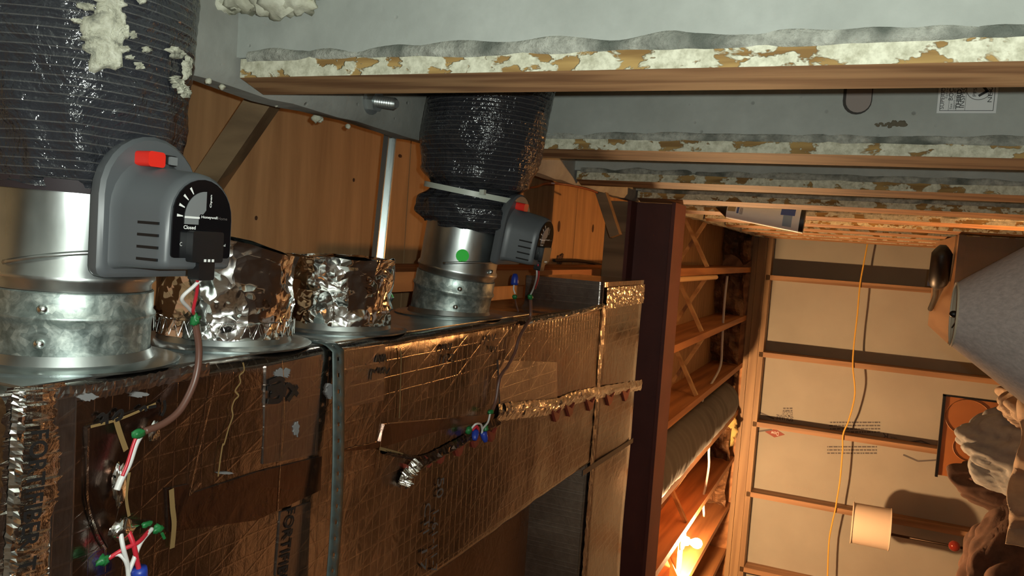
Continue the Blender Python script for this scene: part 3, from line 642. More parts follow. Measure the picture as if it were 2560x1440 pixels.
def flex(o, d, pts_prof, bend, seed, label, L, seg=72, nr=110):
    t = thing('flex_duct', o + d * pts_prof[0][0], label, 'duct', 'insulated flexible ducts')
    b = MB(); prof = []
    def rad(tt):
        for i in range(len(pts_prof) - 1):
            a, c = pts_prof[i], pts_prof[i + 1]
            if a[0] <= tt <= c[0]: k = (tt - a[0]) / (c[0] - a[0]); k = k * k * (3 - 2 * k); return a[1] + (c[1] - a[1]) * k
        return pts_prof[-1][1]
    vs = []; dd, u, w_ = frame(d)
    for i in range(nr + 1):
        tt = pts_prof[0][0] + (pts_prof[-1][0] - pts_prof[0][0]) * i / nr; r = rad(tt); amp = .9 if tt < pts_prof[0][0] + L else .35
        c = o + d * tt + bend(tt)
        for k in range(seg):
            a = 2 * math.pi * k / seg; q = V((math.cos(a), math.sin(a), 0))
            j = .007 * amp * nz((q.x * 2.2, q.y * 2.2 , tt * 16), 1, seed) + .0035 * amp * nz((q.x * 6, q.y * 6, tt * 40), 1, seed) + .0003 * math.sin(tt * 2 * math.pi / .011) + .004 * max(0, 1 - abs(tt - pts_prof[0][0] - .035) / .05) * (1 - 2 * abs(math.sin(a * 4.5 + tt * 26 + 2 * nz((q.x, q.y, tt * 9), 1, seed))))
            if tt < pts_prof[0][0] + .008: j += .006 * nz((q.x * 4, q.y * 4, 0), 1, seed)
            off = .008 * nz((q.x * 3, q.y * 3, 9), 1, seed) if i == 0 else 0
            vs.append(c + d * off + (u * math.cos(a) + w_ * math.sin(a)) * (r + j))
    b.add(vs, [(i * seg + k, i * seg + (k + 1) % seg, (i + 1) * seg + (k + 1) % seg, (i + 1) * seg + k) for i in range(nr) for k in range(seg)])
    b.build('jacket', 'jacket', t, True); return t
fn_ = flex(on_, dn_, [(.150, RP + .004), (.166, RP + .008), (.185, RP + .013), (.22, RP + .019), (.27, RP + .023), (.49, RP + .025)], lambda t: V((0, 0, 0)), 2, 'black wire-ribbed flex duct on the near pipe, smeared with foam', .1)
ff = flex(of_, df_, [(.150, RP + .004), (.164, RP + .020), (.185, RP + .022), (.204, RP + .005), (.212, RP + .005), (.235, RP + .026), (.29, RP + .036), (.49, RP + .036)], lambda t: V((0, 0, .0)), 5, 'black wire-ribbed flex duct cinched by a nylon tie', .12)
b = MB(); b.lathe([(.204, RP + .010), (.204, RP + .015), (.2125, RP + .015), (.2125, RP + .010)], of_, df_, 48); b.build('cable_tie', 'tie', ff, True, 40)['label'] = 'pale nylon cable tie'
MB().obox(of_ + df_ * .206 + V((0, -.066, -.052)), X * .004, Y * .004, Z * .004).build('tie_head', 'tie', ff)
# torn liner showing under the near jacket edge
b = MB(); b.lathe([(.146, RP + .001), (.156, RP + .004)], on_, dn_, 48); b.build('inner_liner', mat('dark_liner', (.03, .022, .026), .5), fn_, True)
SPL = [(268, 95, .016, .022), (288, 62, .008, .014), (255, 135, .013, .012), (262, 162, .008, .006), (300, 80, .006, .008), (230, 100, .007, .004), (240, 165, .006, .003), (300, 125, .007, .003), (435, 138, .008, .005), (462, 175, .006, .008), (440, 215, .006, .006), (455, 232, .008, .005), (432, 205, .005, .003), (275, 5, .010, .005), (215, 22, .006, .003), (350, 5, .004, .003), (320, 150, .003, .002), (345, 170, .003, .003), (330, 95, .002, .003), (362, 130, .003, .002), (195, 60, .005, .002), (245, 40, .004, .003)]
for i, (px, py, r, rb) in enumerate(SPL):
    p = ray(px, py); p.normalize()
    cc = on_ + dn_ * 0; rr = RP + .025
    # hit the jacket cylinder
    oc = CAMP - on_; dx = dn_; a_ = p - dx * p.dot(dx); b_ = oc - dx * oc.dot(dx); A = a_.dot(a_); B = 2 * a_.dot(b_); C_ = b_.dot(b_) - rr * rr; disc = B * B - 4 * A * C_
    if disc < 0: disc = 0
    h = CAMP + p * ((-B - math.sqrt(disc)) / (2 * A)); nn = (h - on_) - dx * (h - on_).dot(dx); nn.normalize()
    th0 = math.atan2(nn.z, nn.y); ax0 = (h - on_).dot(dx); q = MB(); S_, K_ = 28, 7; vs = []
    for kk in range(K_ + 1):
        for ss in range(S_):
            aa = 2 * math.pi * ss / S_; e1 = (kk / K_) * (1 + .75 * nz((math.cos(aa) * 1.1, math.sin(aa) * 1.1, i * 2.3), 1.3) + .25 * nz((math.cos(aa) * 5, math.sin(aa) * 5, i * 1.1), 1.5))
            t_ = ax0 + rb * e1 * math.sin(aa); ph = th0 + (r * e1 * math.cos(aa)) / rr; ht = .0012 + .0035 * nz((math.cos(aa) * kk, math.sin(aa) * kk, i * 1.7), .9) - (.004 if kk == K_ else 0)
            vs.append(on_ + dx * t_ + V((0, math.cos(ph), math.sin(ph))) * (rr + .003 + ht))
    q.add(vs, [(kk * S_ + ss, kk * S_ + (ss + 1) % S_, (kk + 1) * S_ + (ss + 1) % S_, (kk + 1) * S_ + ss) for kk in range(K_) for ss in range(S_)])
    q.build('foam_smear', 'foam_dull', fn_, True)

# --- capped takeoffs wrapped in foil
def stub(y, r, L, seed, label, tilt=0.):
    o = V((XA + .0015, y, ZC - .004)); t = thing('capped_takeoff', o, label, 'duct cap', 'foil-capped takeoffs on the trunk')
    flange(o, X, t); MB().lathe([(0, RP - .002), (.03, RP - .002)], o, X, 40).build('collar', 'galv', t, True)
    b = MB(); seg = 24; rows = 8; vs = []
    rnd = random.Random(seed)
    for i in range(rows + 1):
        tt = .010 + (L - .010) * i / rows
        for k in range(seg):
            a = 2 * math.pi * k / seg; j = .0062 * nz((math.cos(a) * 3, math.sin(a) * 3, tt * 22), 1, seed) + rnd.uniform(-.0034, .0034); top = .004 * nz((math.cos(a) * 2, math.sin(a) * 2, 0), 1, seed + 1) if i == rows else 0
            top -= tilt * (i / rows) * (.8 * math.cos(a) - .6 * math.sin(a))
            vs.append(o + X * (tt + top + rnd.uniform(-.002, .002) * (0 < i < rows)) + (Y * math.cos(a) + Z * math.sin(a)) * (r + j + (.004 if i == rows else 0)))
    fs = []
    for i in range(rows):
        for k in range(seg):
            q = (i * seg + k, i * seg + (k + 1) % seg, (i + 1) * seg + (k + 1) % seg, (i + 1) * seg + k)
            fs += [(q[0], q[1], q[2]), (q[0], q[2], q[3])] if (i + k) % 2 else [(q[0], q[1], q[3]), (q[1], q[2], q[3])]
    b.add(vs, fs); b.build('foil_wrap', 'foil', t, True, 38)
    b = MB(); vs = []; rings = 5
    for i in range(rings + 1):
        rr = r * (1 - i / rings)
        for k in range(seg): a = 2 * math.pi * k / seg; vs.append(o + X * (L - tilt * (rr / r) * (.8 * math.cos(a) - .6 * math.sin(a)) - .004 * (i > 0) + rnd.uniform(-.003, .003)) + (Y * math.cos(a) + Z * math.sin(a)) * (rr + .003 * (i == 0)))
    b.add(vs, [(i * seg + k, i * seg + (k + 1) % seg, (i + 1) * seg + (k + 1) % seg, (i + 1) * seg + k) for i in range(rings) for k in range(seg)]); b.build('foil_lid', 'foil', t, True, 30)
    b = MB()        # scrim threads near the rim
    for k in range(36 if seed == 3 else 0):
        a, a2 = 2 * math.pi * k / 36, 2 * math.pi * (k + .5) / 36
        P_ = lambda a, tt: o + X * tt + (Y * math.cos(a) + Z * math.sin(a)) * (r + .0035)
        b.tube([P_(a, .028), P_(a2, .012)], .00032, 4); b.tube([P_(a2, .012), P_(2 * math.pi * (k + 1) / 36, .028)], .00032, 4); b.tube([P_(a, .028), P_(2 * math.pi * (k + 1) / 36, .028)], .00032, 4)
    b.build('scrim_threads', 'foil', t) if seed == 3 else None
    return t
stub(.672, .069, .112, 3, 'nearer foil-capped takeoff, partly behind the near damper actuator', .016)
stub(.876, .0675, .095, 11, 'farther foil-capped takeoff between near cap and far pipe')

# --- damper actuators
def actuator(o, ax, al, label, texts=True):
    """o = plate centre at pipe underside; ax = outward axis; al = along-pipe direction (arch side)"""
    ax = V(ax).normalized(); al = V(al); al = (al - ax * al.dot(ax)).normalized(); wd = ax.cross(al); wd = wd if wd.y > 0 else -wd
    t = thing('damper_actuator', o, label, 'actuator', 'grey damper actuators')
    def arch(hw, lo, hi, r0=.008, n=14):
        """D outline: flat at lo, semicircular arch up to hi, half-width hw"""
        cy = hi - hw; pts = [(hw * math.cos(math.pi * i / n), cy + hw * math.sin(math.pi * i / n)) for i in range(n + 1)]
        for q in range(4): a = math.pi + math.pi / 2 * q / 3; pts.append((-hw + r0 + r0 * math.cos(a), lo + r0 + r0 * math.sin(a)))
        for q in range(4): a = 1.5 * math.pi + math.pi / 2 * q / 3; pts.append((hw - r0 + r0 * math.cos(a), lo + r0 + r0 * math.sin(a)))
        return pts
    def loft(secs):
        b = MB(); n = len(secs[0][0]); vs = []
        for pts, h in secs: vs += [o + wd * a + al * c + ax * h for a, c in pts]
        fs = [(i * n + k, i * n + (k + 1) % n, (i + 1) * n + (k + 1) % n, (i + 1) * n + k) for i in range(len(secs) - 1) for k in range(n)]
        return b.add(vs, fs + [tuple(range(n - 1, -1, -1)), tuple((len(secs) - 1) * n + k for k in range(n))])
    loft([(arch(.050, -.055, .060), -.004), (arch(.051, -.056, .061), .0), (arch(.051, -.056, .061), .006), (arch(.048, -.053, .058), .009)]).build('base_plate', 'grey', t, True, 40)
    hs = [(arch(.044, -.050, .044, .006), .008), (arch(.042, -.048, .042, .006), .010), (arch(.039, -.047, .036, .006), .018), (arch(.037, -.046, .033, .006), .054), (arch(.0355, -.045, .0315, .006), .060), (arch(.033, -.0425, .029, .005), .0625)]
    body = loft(hs).build('housing', 'grey', t, True, 45)
    b = MB(); b.extr(arch(.0312, -.036, .0275, .003), o + ax * .0625, wd, al, ax * .0014); fp = b.build('face_label', 'blackgloss', t)
    f0 = o + ax * .0643
    b = MB(); pts = [(-.0215 * math.cos(math.pi / 2 * i / 10) + .002, .0215 * math.sin(math.pi / 2 * i / 10) - .0035) for i in range(11)] + [(.002, .003), (-.001, -.0005), (-.004, -.0005), (-.0055, -.003), (-.0055, -.009), (-.0195, -.009)]
    b.extr(pts, o + ax * .0634, wd, al, ax * .0012); b.build('dial', 'grey_lt', fp)
    b = MB(); b.obox(f0 + wd * -.0125 + al * -.0035 + ax * .0004, wd * .0075, al * .0008, ax * .0004); b.build('dial_needle', 'white', fp)
    for i in range(4):
        a = math.radians(180 - 4 - 17 * i); b = MB(); c = f0 + wd * (.0265 * math.cos(a) + .002) + al * (.0265 * math.sin(a) - .0045); dr = wd * math.cos(a) + al * math.sin(a); tn_ = wd * -math.sin(a) + al * math.cos(a)
        b.add([c + dr * .0032 + tn_ * .0011, c + dr * .0032 - tn_ * .0011, c - dr * .0028 - tn_ * .0004, c - dr * .0028 + tn_ * .0004], [(0, 1, 2, 3)]); b.build('tick_mark', 'white', fp)
    text('Honeywell', f0 + wd * -.0025 + al * -.0042, wd, al, .0175, .0028, 'white', fp); text('Home', f0 + wd * .0156 + al * -.0040, wd, al, .0105, .0024, 'ink_grey', fp)
    text('Closed', f0 + wd * -.0205 + al * -.0130, wd, al, .0125, .0030, 'white', fp); text('Open', f0 + wd * .0085 + al * .0055, al, -wd, .0105, .0026, 'white', fp)
    text('C', f0 + wd * -.0235 + al * -.0265, wd, al, .0022, .003, 'white', fp); text('osed', f0 + wd * .0185 + al * -.0260, wd, al, .0070, .0022, 'white', fp)
    b = MB(); b.obox(f0 + wd * .0 + al * -.0265 + ax * .003, wd * .0165, al * .0125, ax * .0035, bev=.002); tb = b.build('terminal_block', 'black', t, True, 40)
    b = MB(); b.obox(f0 + wd * .004 + al * -.0455 + ax * -.004, wd * .0085, al * .0085, ax * .006, bev=.002); b.build('plug', 'black', t, True, 40)
    for i in range(3): MB().obox(f0 + wd * (-.003 + .0042 * i) + al * -.0375 + ax * .0067, wd * .0011, al * .0011, ax * .0002).build('terminal_pin', 'white', tb)
    b = MB()
    for i in range(4):      # vent slots on the near flank
        c = o + wd * -.0372 + al * (-.010 - .0095 * i) + ax * .044; b.obox(c + ax * -.002, ax * .014, al * .0011, wd * .0009); b.m[-6:] = [0] * 6
    b.build('vent_slots', 'black', body)
    b = MB(); b.obox(o + wd * -.013 + al * .0415 + ax * .0165, wd * .0085, al * .0062, ax * .008, bev=.003); b.build('lever', 'red', t, True, 40)['label'] = 'red manual lever'
    b = MB(); b.obox(o + wd * .008 + al * .0430 + ax * .0105, wd * .012, al * .0045, ax * .0015, bev=.003); b.build('lever_slot', 'black', t)
    b = MB(); b.obox(o + wd * .014 + al * .0430 + ax * .0125, wd * .004, al * .0035, ax * .0015, bev=.001); b.build('slot_catch', 'grey_lt', t)
    return t
pn = V((.004, .494, on_.z - RP - .012))
actuator(pn, -Z, X, 'large grey damper actuator with black dial face on the near pipe')
pf = of_ + df_ * .150 + V((0, .012, 0)); pf.z -= RP + .012
actuator(pf, V((-.14, 0, -1)), df_, 'smaller grey damper actuator on the far pipe, face turned away')

# --- wires
def wire(name, parts, label, cat='wire', group=None):
    t = thing(name, parts[0][1][0], label, cat, group)
    for nm, pts, r, mt in parts: MB().tube(spline(pts, 8), r, 8).build(nm, mt, t, True)
    return t
def G(px, py, z=2.078): return atZ(px, py, z)
def blob(name, p, r, mt, parent, sc=(1, 1, 1), jit=.5, seed=0): return MB().ball(p, r, 12, 9, sc=sc, jit=jit, seed=seed).build(name, mt, parent, True)
GS = .72
w1 = wire('thermostat_wire', [('white_strand', [G(512, 688, 2.05), G(485, 715, 2.055), G(455, 745, 2.062), G(470, 768, 2.07), G(487, 784)], .0017, 'whitewire'), ('red_strand', [G(494, 692, 2.05), G(492, 730, 2.06), G(483, 775, 2.07), G(486, 786)], .0015, 'redwire'),
    ('brown_cable', [G(484, 790), G(490, 820), G(497, 870), G(494, 920), G(480, 970), G(450, 1025), G(410, 1058), G(362, 1078)], .0031, 'brownwire'),
    ('stripped_strands', [G(350, 1090), G(338, 1112), G(322, 1160), G(302, 1200), G(292, 1225)], .0026, 'whitewire'), ('red_strand', [G(342, 1088, 2.076), G(332, 1115, 2.076), G(318, 1160, 2.076), G(306, 1190, 2.076)], .0014, 'redwire')], 'brown thermostat cable looping from near actuator down to the trunk')
blob('green_tape', G(488, 800, 2.076), .0048, 'greentape', w1, (1.2, .8, .8), .7, 1); blob('green_tape', G(346, 1084, 2.075), .0045, 'greentape', w1, (.9, 1.5, .6), .6, 2)
blob('foil_scrap', G(385, 1078, 2.082), .005, 'foil', w1, (1.6, 1, .6), .9, 3)
blob('foil_scrap', G(296, 1215, 2.082), .0065, 'foil', w1, (2.6, .8, .5), .9, 4)
w2 = wire('spliced_wires', [('red_strand', [G(322, 1330, 2.074), G(334, 1362, 2.07), G(342, 1400, 2.07), G(348, 1428, 2.07)], .0021, 'redwire'), ('red_strand', [G(374, 1326), G(345, 1356, 2.07), G(310, 1372, 2.072), G(272, 1396)], .0018, 'redwire'),
    ('white_strand', [G(302, 1336, 2.074), G(308, 1370, 2.07), G(318, 1410, 2.07), G(322, 1452, 2.07)], .0019, 'whitewire'), ('white_strand', [G(380, 1322), G(352, 1356, 2.072), G(334, 1400, 2.07), G(321, 1432, 2.07)], .0019, 'whitewire'), ('white_strand', [G(272, 1394), G(295, 1386, 2.074), G(312, 1400, 2.07), G(320, 1425, 2.07)], .0016, 'whitewire')], 'knot of red and white wires under the near trunk end')
for i, (px, py, r, mt, sc) in enumerate([(308, 1326, .009, 'foil', (1, 1.3, .6)), (395, 1322, .0038, 'greentape', (1, 1.4, .8)), (368, 1310, .0032, 'greentape', (.7, 1.6, .7)), (258, 1402, .0042, 'greentape', (1, 1.3, .7))]): blob('tape_wrap', G(px, py, 2.078), r, mt, w2, sc, .7, i)
MB().tube([G(405, 1333), G(411, 1346)], .0014, 6).build('green_tail', 'greentape', w2)
def wnut(p, d, parent, s=1.): return MB().lathe([(0, .0062 * s), (.004 * s, .0066 * s), (.012 * s, .0058 * s), (.018 * s, .0035 * s), (.0185 * s, .0005)], p, d, 12, cap0=True).build('wire_nut', 'bluenut', parent, True)
wnut(G(347, 1420, 2.07), G(352, 1460, 2.07) - G(347, 1420, 2.07), w2); 
w3 = wire('thermostat_wire', [('white_strand', [atY(1340, 655, 1.2), atY(1342, 690, 1.22), atY(1334, 720, 1.28), atY(1326, 738, 1.3)], .0015, 'whitewire'), ('red_strand', [atY(1345, 660, 1.2), atY(1347, 690, 1.22), atY(1338, 722, 1.28)], .0012, 'redwire'),
    ('brown_cable', [atY(1326, 742, 1.3), G(1326, 790, 2.082), G(1316, 812, 2.08), G(1298, 845, 2.08), G(1288, 880, 2.08), G(1270, 915, 2.08), G(1250, 945, 2.08), G(1240, 1000, 2.08), G(1230, 1028, 2.08)], .0030, 'brownwire'),
    ('white_strand', [G(1226, 1030, 2.078), G(1220, 1055, 2.074), G(1207, 1072, 2.072), G(1205, 1085, 2.072)], .0016, 'whitewire'), ('white_strand', [G(1178, 1072, 2.076), G(1190, 1060, 2.07), G(1203, 1062, 2.07), G(1206, 1080, 2.072)], .0016, 'whitewire'), ('red_strand', [G(1180, 1076, 2.076), G(1192, 1066, 2.072), G(1196, 1080, 2.072)], .0022, 'redwire')], 'dark thermostat cable drooping from far actuator across the trunk')
for i, (px, py, sc) in enumerate([(1326, 742, (1, 1.2, .8)), (1226, 1030, (.7, 1.2, .9)), (1172, 1076, (1.2, 1.2, .8)), (1214, 1072, (1.2, .9, .8))]): blob('green_tape', atY(px, py, 1.3) if i == 0 else G(px, py, 2.078), .0052, 'greentape', w3, sc, .6, i)
wnut(G(1189, 1078, 2.074), G(1187, 1096, 2.07) - G(1189, 1078, 2.074), w3, .9); wnut(G(1208, 1080, 2.072), G(1213, 1100, 2.068) - G(1208, 1080, 2.072), w3, .9)
w4 = wire('spare_wire', [('white_strand', [atY(1286, 708, 1.38), atY(1284, 722, 1.38), atY(1288, 735, 1.38)], .0015, 'whitewire'), ('dark_lead', [atY(1287, 742, 1.38), atY(1290, 760, 1.39), atY(1300, 790, 1.40)], .0016, 'brownwire')], 'short white wire with blue cap standing beside far pipe')
blob('green_tape', atY(1287, 742, 1.38), .0045, 'greentape', w4); wnut(atY(1286, 712, 1.38), X, w4, 1.15)

# --- hangers
t = thing('hanger_strap', PB(815, 1100), 'perforated grey steel strap slung under the trunk', 'strap')
b = MB(); path = []
ya = atZ(835, 880, ZB).y
for x, z in [(XA + .004, ZT), (XA + .004, ZB + .03), (XA + .003, ZB + .006), (XA - .004, ZB - .006)]: path.append(V((x, ya, z)))
pl = atZ(812, 1440, ZB - .02)
for k in range(1, 30):
    u = k / 29; path.append(V((XA - .004 + (XB_ - .0 - XA) * u, ya + (-.012) * u, ZB - .006 - .016 * math.sin(min(1, u * 1.6) * math.pi / 2))))
path.append(V((XB_ - .006, ya - .012, ZT)))
tot = [0]
for i in range(1, len(path)): tot.append(tot[-1] + (path[i] - path[i - 1]).length)
def pat(s_):
    for i in range(1, len(path)):
        if s_ <= tot[i] + 1e-9: k = (s_ - tot[i - 1]) / (tot[i] - tot[i - 1]); return path[i - 1].lerp(path[i], k)
    return path[-1]
pitch = .0185; hw = .0105; hr = .0023; s_ = 0.
rows = []
while s_ < tot[-1] - pitch: rows += [s_, s_ + pitch / 2 - hr, s_ + pitch / 2 + hr]; s_ += pitch
rows.append(s_); vs = []
for s_ in rows:
    p = pat(s_); d = (pat(min(s_ + .003, tot[-1])) - pat(max(s_ - .003, 0))).normalized()
    for a in (-hw, -hr, hr, hw): vs.append(p + Y * a)
fs = []
for i in range(len(rows) - 1):
    for j in range(3):
        if i % 3 == 1 and j == 1: continue
        fs.append((i * 4 + j, i * 4 + j + 1, (i + 1) * 4 + j + 1, (i + 1) * 4 + j))
b.add(vs, fs); so = b.build('strap_band', 'strap', t, True, 50); md = so.modifiers.new('thick', 'SOLIDIFY'); md.thickness = .0012
t = thing('hanger_channel', atZ(955, 500, 2.335), 'shiny zinc channel bar between the sill and first joist', 'channel')
ca, cb_ = atZ(972, 330, 2.336), atZ(939, 655, 2.336); dd = (cb_ - ca).normalized(); sd = dd.cross(Z)
MB().obox((ca + cb_) / 2, (cb_ - ca) / 2, sd * .012, Z * .001).build('channel_web', 'channel', t)
for s_ in (-1, 1): MB().obox((ca + cb_) / 2 + sd * .012 * s_ - Z * .004, (cb_ - ca) / 2, sd * .0012, Z * .005).build('channel_lip', 'channel', t)

# ================================================================== joist-bay clutter
t = thing('round_flex_duct', (JX[2] - .185, 4.2, 2.30), 'grey insulated round duct lying in a joist bay', 'duct')
cx = (JX[2] + JX[3]) / 2
b = MB(); b.lathe([(.02 * i, .142 + .006 * nz((i * .35, 0, 0))) for i in range(150)], (cx, 2.75, 2.405), Y, 40, cap1=True, jit=lambda tt, a: .007 * nz((math.cos(a) * 2, math.sin(a) * 2, tt * 6))); b.build('jacket', 'jacket_far', t, True)
cab = [(1818, 690), (1812, 745), (1808, 800), (1805, 860), (1801, 915), (1778, 960), (1756, 1000), (1748, 1060), (1746, 1115)]
b = MB(); b.tube(spline([atZ(x, y, 2.372) for x, y in cab], 4), .008, 8); tag(b.build('electric_cable', 'whitewire', None, True), 'white electric cable threaded through the joists across the bays', 'cable')
b = MB(); b.tube(spline([atZ(x, y, 2.372) for x, y in [(1773, 1090), (1772, 1130), (1772, 1166), (1764, 1215), (1758, 1245), (1760, 1290)]], 4), .008, 8); tag(b.build('electric_cable', 'whitewire', None, True), 'short white electric cable near the bulb, left of round duct', 'cable')
b = MB(); b.tube([atZ(1690, 699, 2.335), atZ(1790, 693, 2.335)], .013, 10); tag(b.build('wooden_dowel', 'dowel', None, True, 40), 'pale wooden dowel lying along the first joist past the beam', 'dowel')
# bare bulb
bp = atY(1703, 1350, 4.7)
MB().box((JX[5] + .019, 4.62, bp.z), (JX[4] - .019, 4.78, bp.z + .038)).build('bulb_block', 'brace', ceil_o)
t = thing('ceiling_bulb', bp, 'lit bare bulb in a porcelain holder under a joist', 'light')
MB().lathe([(0, .056), (.010, .057), (.018, .050), (.022, .03), (.045, .024), (.047, .018)], bp, -Z, 28, cap0=True, cap1=True).build('porcelain_holder', 'porcelain', t, True, 40)
MB().lathe([(.045, .012), (.055, .014), (.075, .026), (.09, .030), (.105, .028), (.118, .018), (.123, .004)], bp, -Z, 20, cap0=True, cap1=True).build('bulb', 'bulb', t, True)

# ================================================================== things at the far end
# yellow cord strung over the studs
b = MB(); cp = [(2172, 592), (2160, 655), (2150, 712), (2143, 790), (2135, 860), (2132, 915), (2137, 985), (2122, 1050), (2108, 1085), (2106, 1130), (2100, 1200), (2092, 1250), (2088, 1275), (2080, 1310), (2072, 1360), (2068, 1470)]
b.tube(spline([atY(x, y, YF - .012) for x, y in cp], 5), .0062, 6); tag(b.build('yellow_cord', 'yellow', None, True), 'yellow cord strung across the studs of the far wall', 'cord')
# chest
cz = 1.2; c0, c1, c2 = atZ(2400, 578, cz), atZ(2372, 862, cz), atZ(2328, 815, cz)
yc0, yc1 = 3.80, 4.95; xl = -.30
t = thing('chest', (-.07, 4.4, 0), 'tall dark wooden chest with tan top against concrete wall', 'chest')
MB().box((xl + .015, yc0 + .015, .0), (.155, yc1 - .01, cz - .028)).build('carcass', 'darkwood', t)
MB().obox((( xl + .158) / 2, (yc0 + yc1) / 2, cz - .013), X * (.158 - xl) / 2, Y * (yc1 - yc0) / 2, Z * .013, 0).build('top', 'tantop', t)
MB().box((xl, yc0 - .004, cz - .027), (.158, yc0, cz - .001)).build('edge_band', 'darkwood', t)
for i in range(4): 
    z0 = .08 + .27 * i; d_ = MB().box((xl - .004, yc0 + .05, z0), (xl + .015, yc1 - .05, z0 + .25)).build('drawer', 'darkwood', t)
    for yy in (4.1, 4.65): MB().ball((xl - .018, yy, z0 + .125), .014, 10, 8).build('knob', 'brass', d_, True)
# black hand tool on the chest
t = thing('hand_tool', atZ(2345, 640, cz), 'black handheld tool with narrow neck lying on the chest', 'tool')
tp = [atZ(2358, 612, cz + .045), atZ(2352, 660, cz + .046), atZ(2346, 700, cz + .045), atZ(2340, 722, cz + .04), atZ(2338, 742, cz + .02), atZ(2326, 772, cz + .014)]
b = MB(); sp = spline(tp, 6); b.tube(sp, [(.012 + .030 * min(1, i / 3)) if i < 3 else (.042 if i < 12 else max(.013, .042 - (i - 12) * .006)) for i in range(len(sp))], 14); b.build('tool_body', 'black', t, True)
MB().tube([sp[-1], sp[-1] + (sp[-1] - sp[-3]).normalized() * .03], .006, 8).build('metal_tip', 'channel', t, True)
MB().obox(sp[14] + Z * .03 - Y * .02, X * .014, Y * .004, Z * .012).build('switch', mat('dark_red_switch', (.10, .03, .02), .3), t)
# floor lamp with linen shade in front of the chest
lc_ = V((-.0823, 1.8, .008)); zs = 1.371; KS = 1.8 / 2.8
t = thing('floor_lamp', lc_, 'large flared grey linen lamp shade on floor lamp, unlit', 'lamp')
sh = MB(); sh.lathe([(0, .098 * KS), (-.31 * KS, .325 * KS)], lc_ + Z * zs, Z, 64); so = sh.build('lamp_shade', 'linen', t, True)
sh = MB(); sh.lathe([(-.001, .0955 * KS), (-.309 * KS, .322 * KS)], lc_ + Z * zs, Z, 64); sh.build('shade_liner', 'liner', so, True)
for z_, r_ in ((0, .0975 * KS), (-.31 * KS, .324 * KS)):
    sh = MB(); sh.tube([lc_ + Z * (zs + z_) + V((r_ * math.cos(a), r_ * math.sin(a), 0)) for a in [2 * math.pi * i / 48 for i in range(49)]], .0025, 6); sh.build('shade_rim', 'liner', so, True)
MB().tube([lc_ + Z * .03, lc_ + Z * (zs - .02)], .011, 10).build('pole', 'brass', t, True)
MB().lathe([(0, .14), (.015, .14), (.03, .05), (.04, .015)], lc_, Z, 32, cap0=True).build('base', 'brass', t, True, 40)
MB().ball(lc_ + Z * (zs + .0), .007, 10, 8, sc=(1, 1, 1.2)).build('finial', 'black', t, True)
for a in (0, 2.1, 4.2): MB().tube([lc_ + Z * (zs - .012), lc_ + Z * (zs - .004) + V((.06 * math.cos(a), .06 * math.sin(a), 0))], .0015, 6).build('spider_arm', 'brass', t)
# bowl uplight on the floor under the beam, below the frame: its glow is what lights the plywood bay
uc = V((-.22, 3.12, 0)); t = thing('bowl_uplight', uc, 'bowl-shaped floor uplight standing below the steel beam', 'lamp')
MB().lathe([(0, .13), (.015, .13), (.03, .03)], uc, Z, 28, cap0=True).build('base', 'brass', t, True, 40)
MB().tube([uc + Z * .02, uc + Z * .62], .011, 10).build('pole', 'brass', t, True)
MB().lathe([(.60, .02), (.61, .07), (.66, .105), (.76, .12), (.762, .117), (.66, .101), (.615, .066), (.606, .02)], uc, Z, 40).build('bowl', 'porcelain', t, True, 60)
MB().ball(uc + Z * .655, .03, 16, 10).build('bulb', 'upbulb', t, True)
# small lamp with drum shade by the far wall
YL = 6.02
lt, lb_, sc_ = atY(2130, 1313, YL), atY(2225, 1318, YL), atY(2177, 1315, YL)
rd = (atY(2177, 1265, YL) - atY(2177, 1366, YL)).length / 2
lx = sc_.x
t = thing('table_lamp', (lx, YL, 0), 'lamp with cream drum shade and thin pole before far wall', 'lamp')
b = MB(); b.lathe([(lb_.z, rd), (lt.z, rd * .98)], (lx, YL, 0), Z, 48); o = b.build('drum_shade', 'drum', t, True)
for z_ in (lb_.z, lt.z): MB().tube([V((lx + rd * math.cos(a), YL + rd * math.sin(a), z_)) for a in [2 * math.pi * i / 40 for i in range(41)]], .004, 6).build('shade_rim', 'drum', o, True)
MB().tube([(lx - .03, YL, .03), (lx - .03, YL, lt.z - .03)], .009, 10).build('pole', 'brass', t, True)
MB().lathe([(0, .12), (.015, .12), (.03, .02)], (lx - .03, YL, 0), Z, 28, cap0=True).build('base', 'brass', t, True, 40)
MB().tube([(lx - .03, YL, lt.z - .05), (lx + rd * .98, YL, lt.z - .02)], .003, 6).build('spider_arm', 'brass', t)
bl = atY(2386, 1365, YL - .02); MB().ball(bl, .036, 20, 14).build('ball_ornament', 'redball', t, True)['label'] = 'glossy red ball on the lamp pole'
# orange panel with dark frame
t = thing('orange_panel', (-.9, 5.02, .62), 'flat orange panel with dark edge and ring marks behind clothes', 'panel')
q = [atY(2362, 990, 5.0), atY(2345, 1187, 5.0)]
x0, x1, zt_ = q[0].x, q[1].x, q[0].z - .002
MB().box((x1, 5.0, .62), (x0, 5.02, zt_)).build('board', 'orange', t)
for lo, hi in (((x1 - .012, 4.995, zt_ - .004), (x0 + .008, 5.022, zt_ + .010)), ((x0, 4.995, .62), (x0 + .008, 5.022, zt_ + .01))): MB().box(lo, hi).build('frame_edge', 'black', t)
for cx_, cy_, r_ in ((2420, 1045, .10), (2425, 1120, .075)):
    p = atY(cx_, cy_, 4.999); b = MB(); b.tube([p + V((r_ * math.cos(a), 0, r_ * 1.1 * math.sin(a))) for a in [2 * math.pi * i / 36 for i in range(37)]], .002, 4); b.build('ring_mark', 'orange_ring', t)
